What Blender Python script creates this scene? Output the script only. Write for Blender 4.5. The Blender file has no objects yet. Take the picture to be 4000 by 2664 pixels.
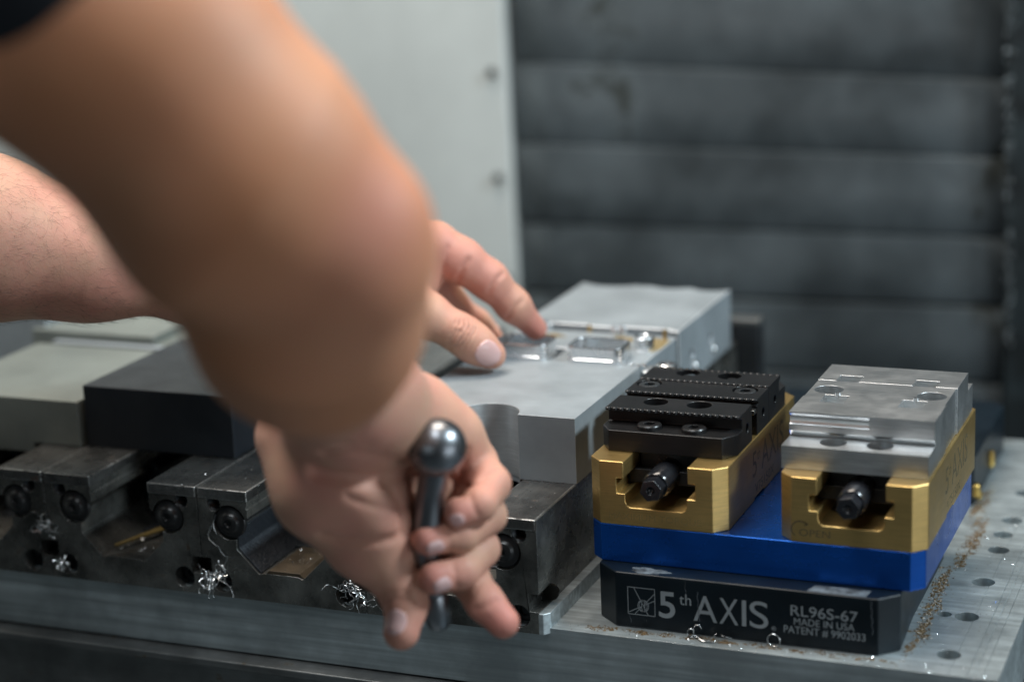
import bpy, bmesh, math, random
import numpy as np
from mathutils import Vector, Matrix
random.seed(7)
rng = np.random.default_rng(7)
SC = bpy.context.scene
COL = SC.collection
MM = 0.001

# ------------------------------------------------------------------ camera
# world axes follow the machine table: X along its front edge, Y into the machine, Z up, 1 unit = 1 m (numbers below are mm)
FPX = 7926.6
YAW, PITCH, ROLL = -0.39510719, 0.25272638, 0.04119107
def cam_rows(a, b, c):
    ca, sa, cb, sb, cc, sc = math.cos(a), math.sin(a), math.cos(b), math.sin(b), math.cos(c), math.sin(c)
    F = np.array([sa*cb, ca*cb, -sb]); r = np.array([ca, -sa, 0.0]); d = np.cross(F, r)
    return np.array([cc*r+sc*d, -sc*r+cc*d, F])
CM = cam_rows(YAW, PITCH, ROLL)
CPOS = np.array([349.0, -947.9, 361.2])
def at(u, v, d):                       # a point on the sight line through photo pixel u,v, d mm in front of the lens
    return CPOS + CM.T @ np.array([(u-2000)/FPX, (v-1332)/FPX, 1.0])*d
cam = bpy.data.cameras.new('camera'); camo = bpy.data.objects.new('camera', cam); COL.objects.link(camo)
cam.sensor_width = 36; cam.lens = FPX/4000*36; cam.clip_start = 0.05; cam.clip_end = 50
camo.matrix_world = Matrix(((CM[0][0], -CM[1][0], -CM[2][0], CPOS[0]*MM),
                            (CM[0][1], -CM[1][1], -CM[2][1], CPOS[1]*MM),
                            (CM[0][2], -CM[1][2], -CM[2][2], CPOS[2]*MM), (0, 0, 0, 1)))
cam.dof.use_dof = True; cam.dof.focus_distance = 1.083; cam.dof.aperture_fstop = 3.0; cam.dof.aperture_blades = 9
SC.camera = camo

# ------------------------------------------------------------------ world, lamps and added fills (workshop interior)
W = bpy.data.worlds.new('World'); SC.world = W; W.use_nodes = True
W.node_tree.nodes['Background'].inputs[0].default_value = (0.55, 0.68, 0.72, 1)
W.node_tree.nodes['Background'].inputs[1].default_value = 0.022
SC.view_settings.view_transform = 'Standard'; SC.view_settings.look = 'None'
SC.view_settings.exposure = 0.12; SC.view_settings.gamma = 1
SC.cycles.max_bounces = 6; SC.cycles.use_denoising = True
def lamp(name, loc, target, sx, sy, power, col):
    l = bpy.data.lights.new(name, 'AREA'); l.shape = 'RECTANGLE'; l.size = sx; l.size_y = sy; l.energy = power; l.color = col
    o = bpy.data.objects.new(name, l); COL.objects.link(o)
    o.location = Vector(loc)*MM
    o.rotation_euler = (Vector(target)-Vector(loc)).to_track_quat('-Z', 'Y').to_euler()
    return o
lamp('machine_lamp', (900, 150, 900), (0, 100, 0), 0.30, 0.12, 16, (0.78, 0.93, 1.0))
lamp('ceiling_lamp', (-250, 250, 1500), (-100, 100, 0), 1.1, 0.35, 22, (1.0, 0.88, 0.75))
lamp('added_overhead_fill', (-220, -430, 1500), (50, 0, 0), 1.3, 0.25, 14, (0.90, 0.96, 1.0))  # added overhead strip to brighten front edges and tops; no door here
lamp('added_low_right_fill', (1500, -600, 20), (0, 50, 0), 1.0, 0.6, 5.0, (0.84, 0.94, 1.0))  # added low panel without a real source, puts light on right-hand chamfers
lamp('added_front_fill', (-500, -2300, 500), (0, 0, 0), 1.4, 0.6, 2.4, (0.80, 0.95, 1.0))  # added dim fill from front left, lifts the front faces

# ------------------------------------------------------------------ materials
def NT(name):
    m = bpy.data.materials.new(name); m.use_nodes = True; t = m.node_tree
    b = t.nodes['Principled BSDF']
    return m, t, b
def nd(t, kind, **kw):
    n = t.nodes.new(kind)
    for k, v in kw.items():
        if k.startswith('i_'):
            n.inputs[k[2:].replace('_', ' ')].default_value = v
        else: setattr(n, k, v)
    return n
def pos(t, scale=(1, 1, 1)):
    g = nd(t, 'ShaderNodeNewGeometry'); mp = nd(t, 'ShaderNodeMapping'); mp.inputs['Scale'].default_value = scale
    t.links.new(g.outputs['Position'], mp.inputs['Vector']); return mp.outputs[0]
def noise(t, scale, detail=4, stretch=(1, 1, 1), rough=0.6):
    n = nd(t, 'ShaderNodeTexNoise'); n.inputs['Scale'].default_value = scale; n.inputs['Detail'].default_value = detail
    n.inputs['Roughness'].default_value = rough
    t.links.new(pos(t, stretch), n.inputs['Vector']); return n.outputs['Fac']
def ramp(t, fac, stops):
    r = nd(t, 'ShaderNodeValToRGB'); e = r.color_ramp.elements
    while len(e) < len(stops): e.new(0.5)
    for x, (p, c) in zip(e, stops):
        x.position = p; x.color = (*c, 1) if hasattr(c, '__len__') else (c, c, c, 1)
    t.links.new(fac, r.inputs[0]); return r.outputs[0]
def mixc(t, fac, a, b):
    m = nd(t, 'ShaderNodeMix', data_type='RGBA')
    for s, x in ((0, fac), (6, a), (7, b)):
        if hasattr(x, 'links'): t.links.new(x, m.inputs[s])
        else: m.inputs[s].default_value = x if s == 0 else (*x, 1)
    return m.outputs[2]
def math_(t, op, a, b):
    m = nd(t, 'ShaderNodeMath', operation=op)
    for s, x in ((0, a), (1, b)):
        if hasattr(x, 'links'): t.links.new(x, m.inputs[s])
        else: m.inputs[s].default_value = x
    return m.outputs[0]
def metal(name, col, rough=0.35, met=1.0, var=0.15, brush=None, brush_str=0.05, streak=0.5, grain=900, grain_str=0.03,
          spots=None, spot_scale=60, spot_amt=0.6, spec=0.5, rvar=0.12, big=25):
    m, t, b = NT(name)
    dark = tuple(c*(1-var) for c in col); lite = tuple(min(1, c*(1+var)) for c in col)
    c = mixc(t, ramp(t, noise(t, big, 6), [(0.35, 0.0), (0.65, 1.0)]), dark, lite)
    if brush:
        bn = noise(t, 1, 3, brush)
        c = mixc(t, math_(t, 'MULTIPLY', ramp(t, bn, [(0.3, 0.0), (0.7, 1.0)]), streak), c, tuple(x*0.5 for x in col))
    if spots:
        sp = ramp(t, noise(t, spot_scale, 8, rough=0.7), [(spot_amt, 0.0), (min(1, spot_amt+0.06), 1.0)])
        c = mixc(t, sp, c, spots)
        mt = math_(t, 'MULTIPLY', math_(t, 'SUBTRACT', 1.0, sp), met); t.links.new(mt, b.inputs['Metallic'])
    else: b.inputs['Metallic'].default_value = met
    t.links.new(c, b.inputs['Base Color'])
    rn = noise(t, big*2.3, 5)
    r = math_(t, 'ADD', math_(t, 'MULTIPLY', math_(t, 'SUBTRACT', rn, 0.5), rvar*2.4), rough)
    t.links.new(r, b.inputs['Roughness'])
    b.inputs['Specular IOR Level'].default_value = spec
    h = noise(t, grain, 3)
    bp = nd(t, 'ShaderNodeBump'); bp.inputs['Strength'].default_value = grain_str*5; bp.inputs['Distance'].default_value = 0.0002
    t.links.new(h, bp.inputs['Height'])
    out = bp.outputs[0]
    if brush:
        b2 = nd(t, 'ShaderNodeBump'); b2.inputs['Strength'].default_value = brush_str*5; b2.inputs['Distance'].default_value = 0.0002
        t.links.new(bn, b2.inputs['Height']); t.links.new(out, b2.inputs['Normal']); out = b2.outputs[0]
    t.links.new(out, b.inputs['Normal'])
    return m
M = {}
M['table'] = metal('table_aluminium', (0.47, 0.53, 0.55), 0.42, 0.7, 0.28, brush=(7, 300, 260), brush_str=0.05, streak=0.8, spots=(0.16, 0.10, 0.03), spot_scale=110, spot_amt=0.70, rvar=0.2)
M['rail'] = metal('rail_steel', (0.20, 0.21, 0.21), 0.42, 0.8, 0.3, brush=(30, 900, 900), spots=(0.07, 0.05, 0.02), spot_scale=70, spot_amt=0.62)
M['grey_steel'] = metal('worn_grey_steel', (0.15, 0.15, 0.14), 0.28, 0.75, 0.55, grain_str=0.06, spots=(0.045, 0.035, 0.025), spot_scale=95, spot_amt=0.60, rvar=0.2, big=45)
M['jaw_steel'] = metal('jaw_steel_with_rust', (0.20, 0.20, 0.195), 0.28, 0.85, 0.45, brush=(500, 40, 500), brush_str=0.04, spots=(0.085, 0.035, 0.012), spot_scale=75, spot_amt=0.63, big=40)
M['dark_steel'] = metal('dark_steel', (0.05, 0.055, 0.06), 0.4, 0.7, 0.3, grain_str=0.15, grain=700)
M['black_oxide'] = metal('black_oxide', (0.020, 0.020, 0.021), 0.33, 0.35, 0.3, grain_str=0.05, spec=0.55)
M['black_jaw'] = metal('black_jaw_steel', (0.016, 0.016, 0.017), 0.33, 0.3, 0.25, brush=(30, 700, 900), brush_str=0.04, spec=0.5)
M['black_anod'] = metal('black_anodised', (0.004, 0.008, 0.012), 0.34, 0.0, 0.3, spec=0.28, grain_str=0.03)
M['black_block'] = metal('black_plastic_block', (0.012, 0.015, 0.020), 0.40, 0.0, 0.2, spec=0.5)
M['blue'] = metal('blue_anodised', (0.004, 0.085, 0.42), 0.27, 0.7, 0.22, brush=(30, 30, 1200), brush_str=0.02, streak=0.35, spec=0.5, rvar=0.16, spots=(0.03, 0.20, 0.32), spot_scale=130, spot_amt=0.76, big=14)
M['gold'] = metal('gold_anodised', (0.68, 0.46, 0.175), 0.35, 0.9, 0.14, brush=(60, 60, 1600), brush_str=0.05, rvar=0.1)
M['silver'] = metal('machined_aluminium', (0.74, 0.76, 0.77), 0.34, 0.95, 0.10, brush=(60, 700, 900), brush_str=0.03, rvar=0.12)
M['white_block'] = metal('blasted_aluminium_block', (0.285, 0.315, 0.335), 0.46, 0.25, 0.12, brush=(25, 420, 420), streak=0.07, brush_str=0.01, spec=0.4, grain=1600, grain_str=0.05, rvar=0.16, spots=(0.25, 0.27, 0.28), spot_scale=300, spot_amt=0.74)
M['bore'] = metal('bored_aluminium', (0.60, 0.62, 0.63), 0.38, 0.6, 0.15, brush=(60, 60, 1600), brush_str=0.05)
M['pale_block'] = metal('pale_stained_block', (0.23, 0.25, 0.23), 0.42, 0.4, 0.2, spots=(0.20, 0.15, 0.06), spot_scale=14, spot_amt=0.66, big=10)
M['bright_edge'] = metal('bright_machined_edge', (0.72, 0.74, 0.76), 0.35, 0.6, 0.08)
M['worn_edge'] = metal('worn_bright_edge', (0.50, 0.50, 0.49), 0.35, 1.0, 0.5, spots=(0.06, 0.055, 0.05), spot_scale=140, spot_amt=0.52)
M['shiny'] = metal('bright_milled_aluminium', (0.88, 0.90, 0.92), 0.27, 1.0, 0.05, brush=(60, 60, 2500), brush_str=0.01, rvar=0.05)
M['chrome'] = metal('handle_chrome', (0.24, 0.25, 0.27), 0.34, 1.0, 0.1, rvar=0.05)
M['screw'] = metal('black_screw', (0.012, 0.013, 0.016), 0.22, 0.2, 0.3, spec=0.7)
M['brass'] = metal('brass', (0.50, 0.33, 0.10), 0.33, 1.0, 0.4, big=120)
M['shaving'] = metal('bright_shaving', (0.75, 0.76, 0.77), 0.22, 1.0)
M['rust'] = metal('rusty_grains', (0.085, 0.046, 0.009), 0.45, 0.0, 0.5, big=400)
M['print_grey'] = metal('laser_print_grey', (0.22, 0.245, 0.26), 0.55, 0.0, 0.1)
M['print_dark'] = metal('laser_print_dark', (0.11, 0.085, 0.045), 0.5, 0.3, 0.1)
M['print_faint'] = metal('faint_print', (0.36, 0.25, 0.10), 0.45, 0.6, 0.2)
M['residue'] = metal('dried_coolant_residue', (0.075, 0.09, 0.105), 0.6, 0.0, 0.9, big=150)
M['cover'] = metal('way_cover_steel', (0.12, 0.142, 0.155), 0.44, 0.5, 0.5, brush=(14, 14, 3), streak=0.5, brush_str=0.0, spots=(0.035, 0.04, 0.038), spot_scale=8, spot_amt=0.58, big=8, spec=0.4)
M['wall'] = metal('painted_sheet', (0.50, 0.53, 0.52), 0.5, 0.0, 0.13, big=4, brush=(16, 16, 2.5), streak=0.12, brush_str=0.0)
M['column'] = metal('dark_column', (0.012, 0.017, 0.019), 0.5, 0.2, 0.6, spots=(0.10, 0.12, 0.09), spot_scale=50, spot_amt=0.68)
M['hole'] = metal('oily_bore', (0.02, 0.018, 0.015), 0.2, 0.5)
M['grime'] = metal('oily_grime_plate', (0.055, 0.042, 0.028), 0.36, 0.35, 0.5, big=60, grain_str=0.15)
M['bellows'] = metal('coarse_black_casting', (0.022, 0.026, 0.032), 0.42, 0.3, 0.3, grain=420, grain_str=0.9)
M['yellow'] = metal('yellow_strip', (0.13, 0.09, 0.025), 0.5, 0.0)

def skin_mat(name='skin', tint=(1, 1, 1)):
    m, t, b = NT(name)
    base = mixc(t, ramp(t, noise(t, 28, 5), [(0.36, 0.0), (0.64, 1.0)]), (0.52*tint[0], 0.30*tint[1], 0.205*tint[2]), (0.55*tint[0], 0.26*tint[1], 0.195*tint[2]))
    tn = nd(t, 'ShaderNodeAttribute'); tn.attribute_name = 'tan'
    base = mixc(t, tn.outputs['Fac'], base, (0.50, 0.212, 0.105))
    at_ = nd(t, 'ShaderNodeAttribute'); at_.attribute_name = 'flush'
    base = mixc(t, at_.outputs['Fac'], base, (0.52, 0.19, 0.155))
    b.inputs['Subsurface Weight'].default_value = 0.18
    b.inputs['Subsurface Radius'].default_value = (1.0, 0.35, 0.2); b.inputs['Subsurface Scale'].default_value = 0.004
    t.links.new(base, b.inputs['Base Color']); b.inputs['Roughness'].default_value = 0.58
    b.inputs['Specular IOR Level'].default_value = 0.4
    v = nd(t, 'ShaderNodeTexVoronoi'); v.inputs['Scale'].default_value = 900; t.links.new(pos(t), v.inputs['Vector'])
    b1 = nd(t, 'ShaderNodeBump'); b1.inputs['Strength'].default_value = 0.25; b1.inputs['Distance'].default_value = 0.0002
    t.links.new(v.outputs['Distance'], b1.inputs['Height'])
    b2 = nd(t, 'ShaderNodeBump'); b2.inputs['Strength'].default_value = 0.35; b2.inputs['Distance'].default_value = 0.0006
    t.links.new(noise(t, 160, 5), b2.inputs['Height']); t.links.new(b1.outputs[0], b2.inputs['Normal'])
    # knuckle wrinkles of the left thumb: folds across the joint, fading away from it
    kc = at(1550+570/2.24, 800+1130/2.24, 1176)*MM; ka = at(1550+700/2.24, 800+1230/2.24, 1180)-at(1550+400/2.24, 800+1040/2.24, 1176); ka /= np.linalg.norm(ka)
    g = nd(t, 'ShaderNodeNewGeometry'); sub = nd(t, 'ShaderNodeVectorMath', operation='SUBTRACT'); sub.inputs[1].default_value = tuple(kc); t.links.new(g.outputs['Position'], sub.inputs[0])
    ln = nd(t, 'ShaderNodeVectorMath', operation='LENGTH'); t.links.new(sub.outputs[0], ln.inputs[0])
    dt = nd(t, 'ShaderNodeVectorMath', operation='DOT_PRODUCT'); dt.inputs[1].default_value = tuple(ka); t.links.new(sub.outputs[0], dt.inputs[0])
    wob = math_(t, 'MULTIPLY', math_(t, 'SUBTRACT', noise(t, 75, 2), 0.5), 0.008)
    ph = math_(t, 'MULTIPLY', math_(t, 'ADD', dt.outputs['Value'], wob), 1250.0)
    wv = ramp(t, math_(t, 'ABSOLUTE', math_(t, 'SINE', ph, 0.0), 0.0), [(0.0, 0.0), (0.5, 1.0)])
    mk = ramp(t, math_(t, 'MULTIPLY', ln.outputs['Value'], 50.0), [(0.22, 1.0), (0.62, 0.0)])
    hgt = math_(t, 'MULTIPLY', mk, wv)
    b3 = nd(t, 'ShaderNodeBump'); b3.inputs['Strength'].default_value = 1.0; b3.inputs['Distance'].default_value = 0.0007
    t.links.new(hgt, b3.inputs['Height']); t.links.new(b2.outputs[0], b3.inputs['Normal'])
    t.links.new(b3.outputs[0], b.inputs['Normal'])
    return m
M['skin'] = skin_mat()
def plain(name, col, rough, spec=0.5, sss=0):
    m, t, b = NT(name); c = mixc(t, noise(t, 300, 3), tuple(x*0.92 for x in col), col)
    t.links.new(c, b.inputs['Base Color']); b.inputs['Roughness'].default_value = rough; b.inputs['Specular IOR Level'].default_value = spec
    if sss: b.inputs['Subsurface Weight'].default_value = sss; b.inputs['Subsurface Scale'].default_value = 0.002
    return m
M['nail'] = plain('finger_nail', (0.64, 0.40, 0.38), 0.2, 0.6, 0.1)
M['hair'] = plain('arm_hair', (0.03, 0.02, 0.015), 0.5)
M['shirt'] = plain('black_shirt', (0.012, 0.014, 0.018), 0.85, 0.2)

# ------------------------------------------------------------------ object helpers (all shapes given in mm, world)
def tag(o, label=None, cat=None, group=None, kind=None):
    if label: o['label'] = label
    if cat: o['category'] = cat
    if group: o['group'] = group
    if kind: o['kind'] = kind
    return o
def thing(name, loc, label, cat, group=None):
    o = bpy.data.objects.new(name, None); COL.objects.link(o); o.location = Vector(loc)*MM; o.empty_display_size = 0.01
    return tag(o, label, cat, group)
def world_org(p):
    v = Vector((0, 0, 0))
    while p is not None: v += p.location; p = p.parent
    return v
def obj(name, bm, mat, parent=None, org=None, bevel=0.0, seg=2, smooth=35, kind=None, edge=None):
    base = world_org(parent)
    o3 = Vector(org)*MM if org is not None else (Vector((0, 0, 0)) if parent is None else base)
    if not isinstance(bm, bpy.types.Mesh):
        me = bpy.data.meshes.new(name); bm.to_mesh(me); bm.free()
    else: me = bm
    me.transform(Matrix.Translation(-o3) @ Matrix.Scale(MM, 4))
    me.materials.clear(); me.materials.append(M[mat] if isinstance(mat, str) else mat)
    me.polygons.foreach_set('use_smooth', [True]*len(me.polygons))
    me.set_sharp_from_angle(angle=math.radians(smooth))
    o = bpy.data.objects.new(name, me); COL.objects.link(o)
    if parent is not None: o.parent = parent
    o.location = o3-base
    if bevel:
        b = o.modifiers.new('edge', 'BEVEL'); b.width = bevel*MM; b.segments = seg; b.limit_method = 'ANGLE'
        b.angle_limit = math.radians(38); b.harden_normals = True; b.use_clamp_overlap = True
        if edge: me.materials.append(M[edge]); b.material = 1
    if kind: o['kind'] = kind
    return o
def prism(poly, ax, a, b, bm=None):
    bm = bm or bmesh.new()
    def P(p, t):
        return {'x': (t, p[0], p[1]), 'y': (p[0], t, p[1]), 'z': (p[0], p[1], t)}[ax]
    v0 = [bm.verts.new(P(p, a)) for p in poly]; v1 = [bm.verts.new(P(p, b)) for p in poly]
    n = len(poly); fs = [bm.faces.new(v0), bm.faces.new(v1[::-1])]
    for i in range(n): fs.append(bm.faces.new((v0[i], v1[i], v1[(i+1) % n], v0[(i+1) % n])))
    bmesh.ops.recalc_face_normals(bm, faces=fs)
    return bm
def box(x0, x1, y0, y1, z0, z1, bm=None):
    return prism([(x0, y0), (x1, y0), (x1, y1), (x0, y1)], 'z', z0, z1, bm)
def circ(cx, cy, r, n=32, a0=0):
    return [(cx+r*math.cos(a0+2*math.pi*i/n), cy+r*math.sin(a0+2*math.pi*i/n)) for i in range(n)]
def cyl(ax, c, r, a, b, n=32, bm=None): return prism(circ(c[0], c[1], r, n), ax, a, b, bm)
def lathe(pts, c, axis, n=40, bm=None):
    """pts = (radius, distance along axis); closes to a solid when radii end in 0"""
    bm = bm or bmesh.new(); A = Vector(axis).normalized(); U = A.orthogonal().normalized(); V = A.cross(U); c = Vector(c)
    rings = []
    for r, t in pts:
        if r <= 1e-6: rings.append([bm.verts.new(c+A*t)])
        else: rings.append([bm.verts.new(c+A*t+(U*math.cos(2*math.pi*i/n)+V*math.sin(2*math.pi*i/n))*r) for i in range(n)])
    fs = []
    for p, q in zip(rings, rings[1:]):
        for i in range(n):
            j = (i+1) % n
            if len(p) == 1 and len(q) == 1: continue
            if len(p) == 1: fs.append(bm.faces.new((p[0], q[i], q[j])))
            elif len(q) == 1: fs.append(bm.faces.new((p[i], q[0], p[j])))
            else: fs.append(bm.faces.new((p[i], q[i], q[j], p[j])))
    bmesh.ops.recalc_face_normals(bm, faces=fs)
    return bm
def cut(bm, cutters):
    """boolean difference, baked"""
    me = bpy.data.meshes.new('t'); bm.to_mesh(me); bm.free(); o = bpy.data.objects.new('t', me); COL.objects.link(o)
    tmp = []
    for c in cutters:
        cm = bpy.data.meshes.new('c'); c.to_mesh(cm); c.free(); co = bpy.data.objects.new('c', cm); COL.objects.link(co); tmp.append(co)
        md = o.modifiers.new('b', 'BOOLEAN'); md.operation = 'DIFFERENCE'; md.solver = 'EXACT'; md.object = co
    dg = bpy.context.evaluated_depsgraph_get(); dg.update()
    res = bpy.data.meshes.new_from_object(o.evaluated_get(dg))
    bpy.data.objects.remove(o)
    for co in tmp: bpy.data.objects.remove(co)
    return res
def tube(pts, r, n=6, bm=None, taper=False):
    bm = bm or bmesh.new(); pts = [Vector(p) for p in pts]; prev = None; N = len(pts); last = None
    for i, p in enumerate(pts):
        d = (pts[min(i+1, N-1)]-pts[max(i-1, 0)]).normalized()
        u = d.orthogonal().normalized() if last is None else (last-d*last.dot(d)).normalized()
        last = u; w = d.cross(u); rr = r*(1-0.8*i/(N-1)) if taper else r
        ring = [bm.verts.new(p+(u*math.cos(2*math.pi*k/n)+w*math.sin(2*math.pi*k/n))*rr) for k in range(n)]
        if prev:
            for k in range(n): bm.faces.new((prev[k], prev[(k+1) % n], ring[(k+1) % n], ring[k]))
        prev = ring
    return bm
def text_mesh(s, x0, x1, z0, caph, plane, off, bold=0.0):
    """flat lettering, fitted to x0..x1 with capital height caph; plane(a, b, off) places it"""
    cu = bpy.data.curves.new('txt', 'FONT'); cu.body = s; cu.extrude = 0.0; cu.offset = bold; cu.resolution_u = 6
    o = bpy.data.objects.new('txt', cu); COL.objects.link(o)
    dg = bpy.context.evaluated_depsgraph_get(); me = bpy.data.meshes.new_from_object(o.evaluated_get(dg))
    bpy.data.objects.remove(o)
    co = np.array([v.co[:] for v in me.vertices]); mn = co.min(0); mx = co.max(0)
    cap = 0.73 if s.upper() == s or s[0].isupper() or s[0].isdigit() else mx[1]-max(mn[1], 0)
    if s in ('th',): cap = mx[1]
    ymax = mx[1]
    bm = bmesh.new(); bm.from_mesh(me)
    for v in bm.verts:
        a = x0+(v.co.x-mn[0])/(mx[0]-mn[0])*(x1-x0); b = z0+v.co.y/ymax*caph
        v.co = plane(a, b, off)
    r = bmesh.ops.extrude_face_region(bm, geom=bm.faces[:]); 
    p0 = Vector(plane(0, 0, 0)); p1 = Vector(plane(0, 0, -0.3))
    for e in r['geom']:
        if isinstance(e, bmesh.types.BMVert): e.co += (p1-p0)
    bmesh.ops.recalc_face_normals(bm, faces=bm.faces[:])
    return bm
def copy_thing(root, off, label, group=None):
    c = root.copy(); COL.objects.link(c); c.location = root.location+Vector(off)*MM; c['label'] = label
    if group: c['group'] = group
    for ch in root.children:
        k = ch.copy(); COL.objects.link(k); k.parent = c
        for g in ch.children:
            q = g.copy(); COL.objects.link(q); q.parent = k
    return c

# ================================================================== THE SETTING
ZT = -51.0
# table plate with its drilled holes
tb = box(-760, 211, -27, 361, -87.5, ZT)
holes = bmesh.new(); small = [(183, -2, 6.0), (183, 49.3, 6.2), (183, 100.5, 6.2), (183, 151.8, 6.0), (183, 203, 6.0), (183, 254, 6.0), (183, 305, 6.0), (171.5, 49.6, 3.6), (181.5, 177.5, 5.5)]
for x, y, r in small: cyl('z', (x, y), r, ZT-9, ZT+5, 40, holes)
grv = box(186.7, 187.1, -40, 400, ZT-0.35, ZT+3); 
for gx, gw in ((195.5, .5), (198.8, .9), (203.0, .35)): box(gx, gx+gw, -40, 400, ZT-0.4, ZT+3, grv)
obj('machine_table', cut(tb, [grv, holes]), 'table', org=(0, 0, ZT), bevel=0.9, kind='structure', edge='silver')
sc_ = bmesh.new()
for x, y, r in small[:-2]:
    lathe([(0, ZT-9.5+3), (r*0.55, ZT-9.5+3), (r*0.97, ZT-9.5+1.2), (r*0.97, ZT-9.5)], (x, y, 0), (0, 0, 1), 24, sc_)
tag(obj('hole_plugs', sc_, 'jaw_steel', org=(183, 0, ZT)), None).update_tag()
plugs = bpy.data.objects['hole_plugs']; plugs.name = 'machine_table_hole_floor'; plugs['kind'] = 'structure'
# machine bed below the plate
bed = prism([(-26, -88.6), (-36, -90.5), (-36, -95), (-30, -97.5), (-30, -300), (380, -300), (380, -88.6)], 'x', -800, 207)
obj('machine_bed', bed, 'rail', org=(0, 0, -100), bevel=0.8, kind='structure')
# floor of the enclosure far below
obj('enclosure_floor', box(-1600, 1500, -900, 900, -330, -320), 'cover', org=(0, 0, -320), kind='structure')
# back wall : light painted sheet on the left, telescopic way cover, dark column on the right
wl = thing('sheet_wall', (-330, 660, -320), 'light grey painted sheet wall left of the dark slatted cover', 'wall')
obj('panel', prism([(-1500, -320), (-318.5, -320), (-311.5, -32), (-316.5, 212), (-319, 520), (-1500, 520)], 'y', 655, 690), 'wall', wl, bevel=2)
for (x, z) in ((-326.5, 150), (-324.8, 59), (-330, 240), (-321, -30)):
    obj('screw', lathe([(0, 0), (4.2, 0), (4.2, 1.5), (3, 3), (0, 3.2)], (x, 652, z), (0, -1, 0), 20), 'column', wl)
wc = thing('way_cover', (-100, 660, -320), 'dark grey stepped steel way cover of wide horizontal plates', 'machine cover')
lines = [(330, 330), (238, 224), (158.4, 147), (88.6, 86.2), (20.0, 23.6), (-41.5, -33.4), (-100, -97), (-160, -158), (-325, -325)]
for i in range(len(lines)-1):
    (l0, r0), (l1, r1) = lines[i], lines[i+1]
    off = i*2.2
    y = 668-off
    g = 2.0
    prof = bmesh.new()
    xs = np.linspace(-311 + (i % 2), 106, 13)
    pf = [(-g, 0), (-g-3, -4.5), (-0.42, -6.5), (0.8, -5.0)]
    vs = []
    for k, x in enumerate(xs):
        f = (x+311)/417.0; zt = l0+(r0-l0)*f; zb = l1+(r1-l1)*f; H = zt-zb
        row = []
        for dz, dy in ((g*1.1, 1.5), (g*1.5, 0), (H*0.5, -0.5-0.5*math.sin(k*1.9+i)), (H-g*1.0, -1.2), (H-g*.35, -0.6), (H-g*.35, 5)):
            row.append(prof.verts.new((x, y+dy, zt-dz)))
        vs.append(row)
    for a, b in zip(vs, vs[1:]):
        for q in range(5): prof.faces.new((a[q], a[q+1], b[q+1], b[q]))
    bmesh.ops.recalc_face_normals(prof, faces=prof.faces[:])
    o = obj('plate', prof, 'cover', wc, smooth=60)
    s = o.modifiers.new('thick', 'SOLIDIFY'); s.thickness = 0.0015; s.offset = -1
obj('backing', box(-312, 108, 674, 690, -325, 340), 'column', wc)
mc = thing('machine_column', (170, 640, -320), 'black oily machine column right of the slatted cover', 'machine part')
obj('body', prism([(108.5, -320), (420, -320), (420, 520), (104, 520), (106.5, 210), (111, -35)], 'y', 636, 700), 'column', mc, bevel=3)
spk = bmesh.new()
for k in range(120):
    z = rng.uniform(-60, 230); x = 110.0-(z+35)*0.018+abs(rng.normal(0, 3.5)); r = rng.uniform(0.3, 1.2)
    bmesh.ops.create_icosphere(spk, subdivisions=1, radius=r, matrix=Matrix.Translation((x+1, 635.6, z)))
obj('dried_residue', spk, 'print_grey', mc, kind='stuff')
# left side sheet of the enclosure (lit, off to the left) 
ls = thing('side_wall', (-1000, 200, -320), 'pale side sheet of the machine enclosure at far left', 'wall')
obj('panel', box(-1030, -1000, -500, 654, -320, 1000), 'wall', ls)

# ================================================================== GREY DOUBLE VISES (left and middle)
def vise_body(cx):
    P = [(-50.3, 9), (-19.3, 9), (-19.3, -6), (-27.4, -13), (-27.4, -25), (-14.6, -38.3), (-10.6, -37.5), (9.0, -37.5), (12.8, -38.5), (26.7, -25), (26.7, -13), (19.3, -6), (19.3, 9), (50.3, 9),
         (50.3, -54), (-50.3, -54)]
    bm = prism([(cx+x, z) for x, z in P], 'y', -30, 345)
    c1 = bmesh.new(); c2 = bmesh.new(); c3 = bmesh.new()
    for s in (-1, 1):
        cyl('y', (cx+s*40.3, 0.4), 4.3, -40, -14, 32, c1)
        cyl('y', (cx+s*38.6, -45), 6.4, -40, -16, 40, c1)
        cyl('y', (cx+s*31.0, -9.8), 10.2, -40, -25.5, 48, c2)
        box(cx+s*50.3-6.0, cx+s*50.3+6.0, -40, -12, -41.8, -31.7, c3)
    c4 = box(cx-19.8, cx-18.2, -60, 400, -1.2, 1.2); box(cx+18.2, cx+19.8, -60, 400, 1.0, 2.0, c4)
    return cut(bm, [c1, c2, c3, c4])
gv = thing('double_vise', (-277.5, -30, -54), 'worn grey steel vise under the black block, stringy swarf on its face', 'vise', 'grey steel vises in a row along the table')
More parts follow.
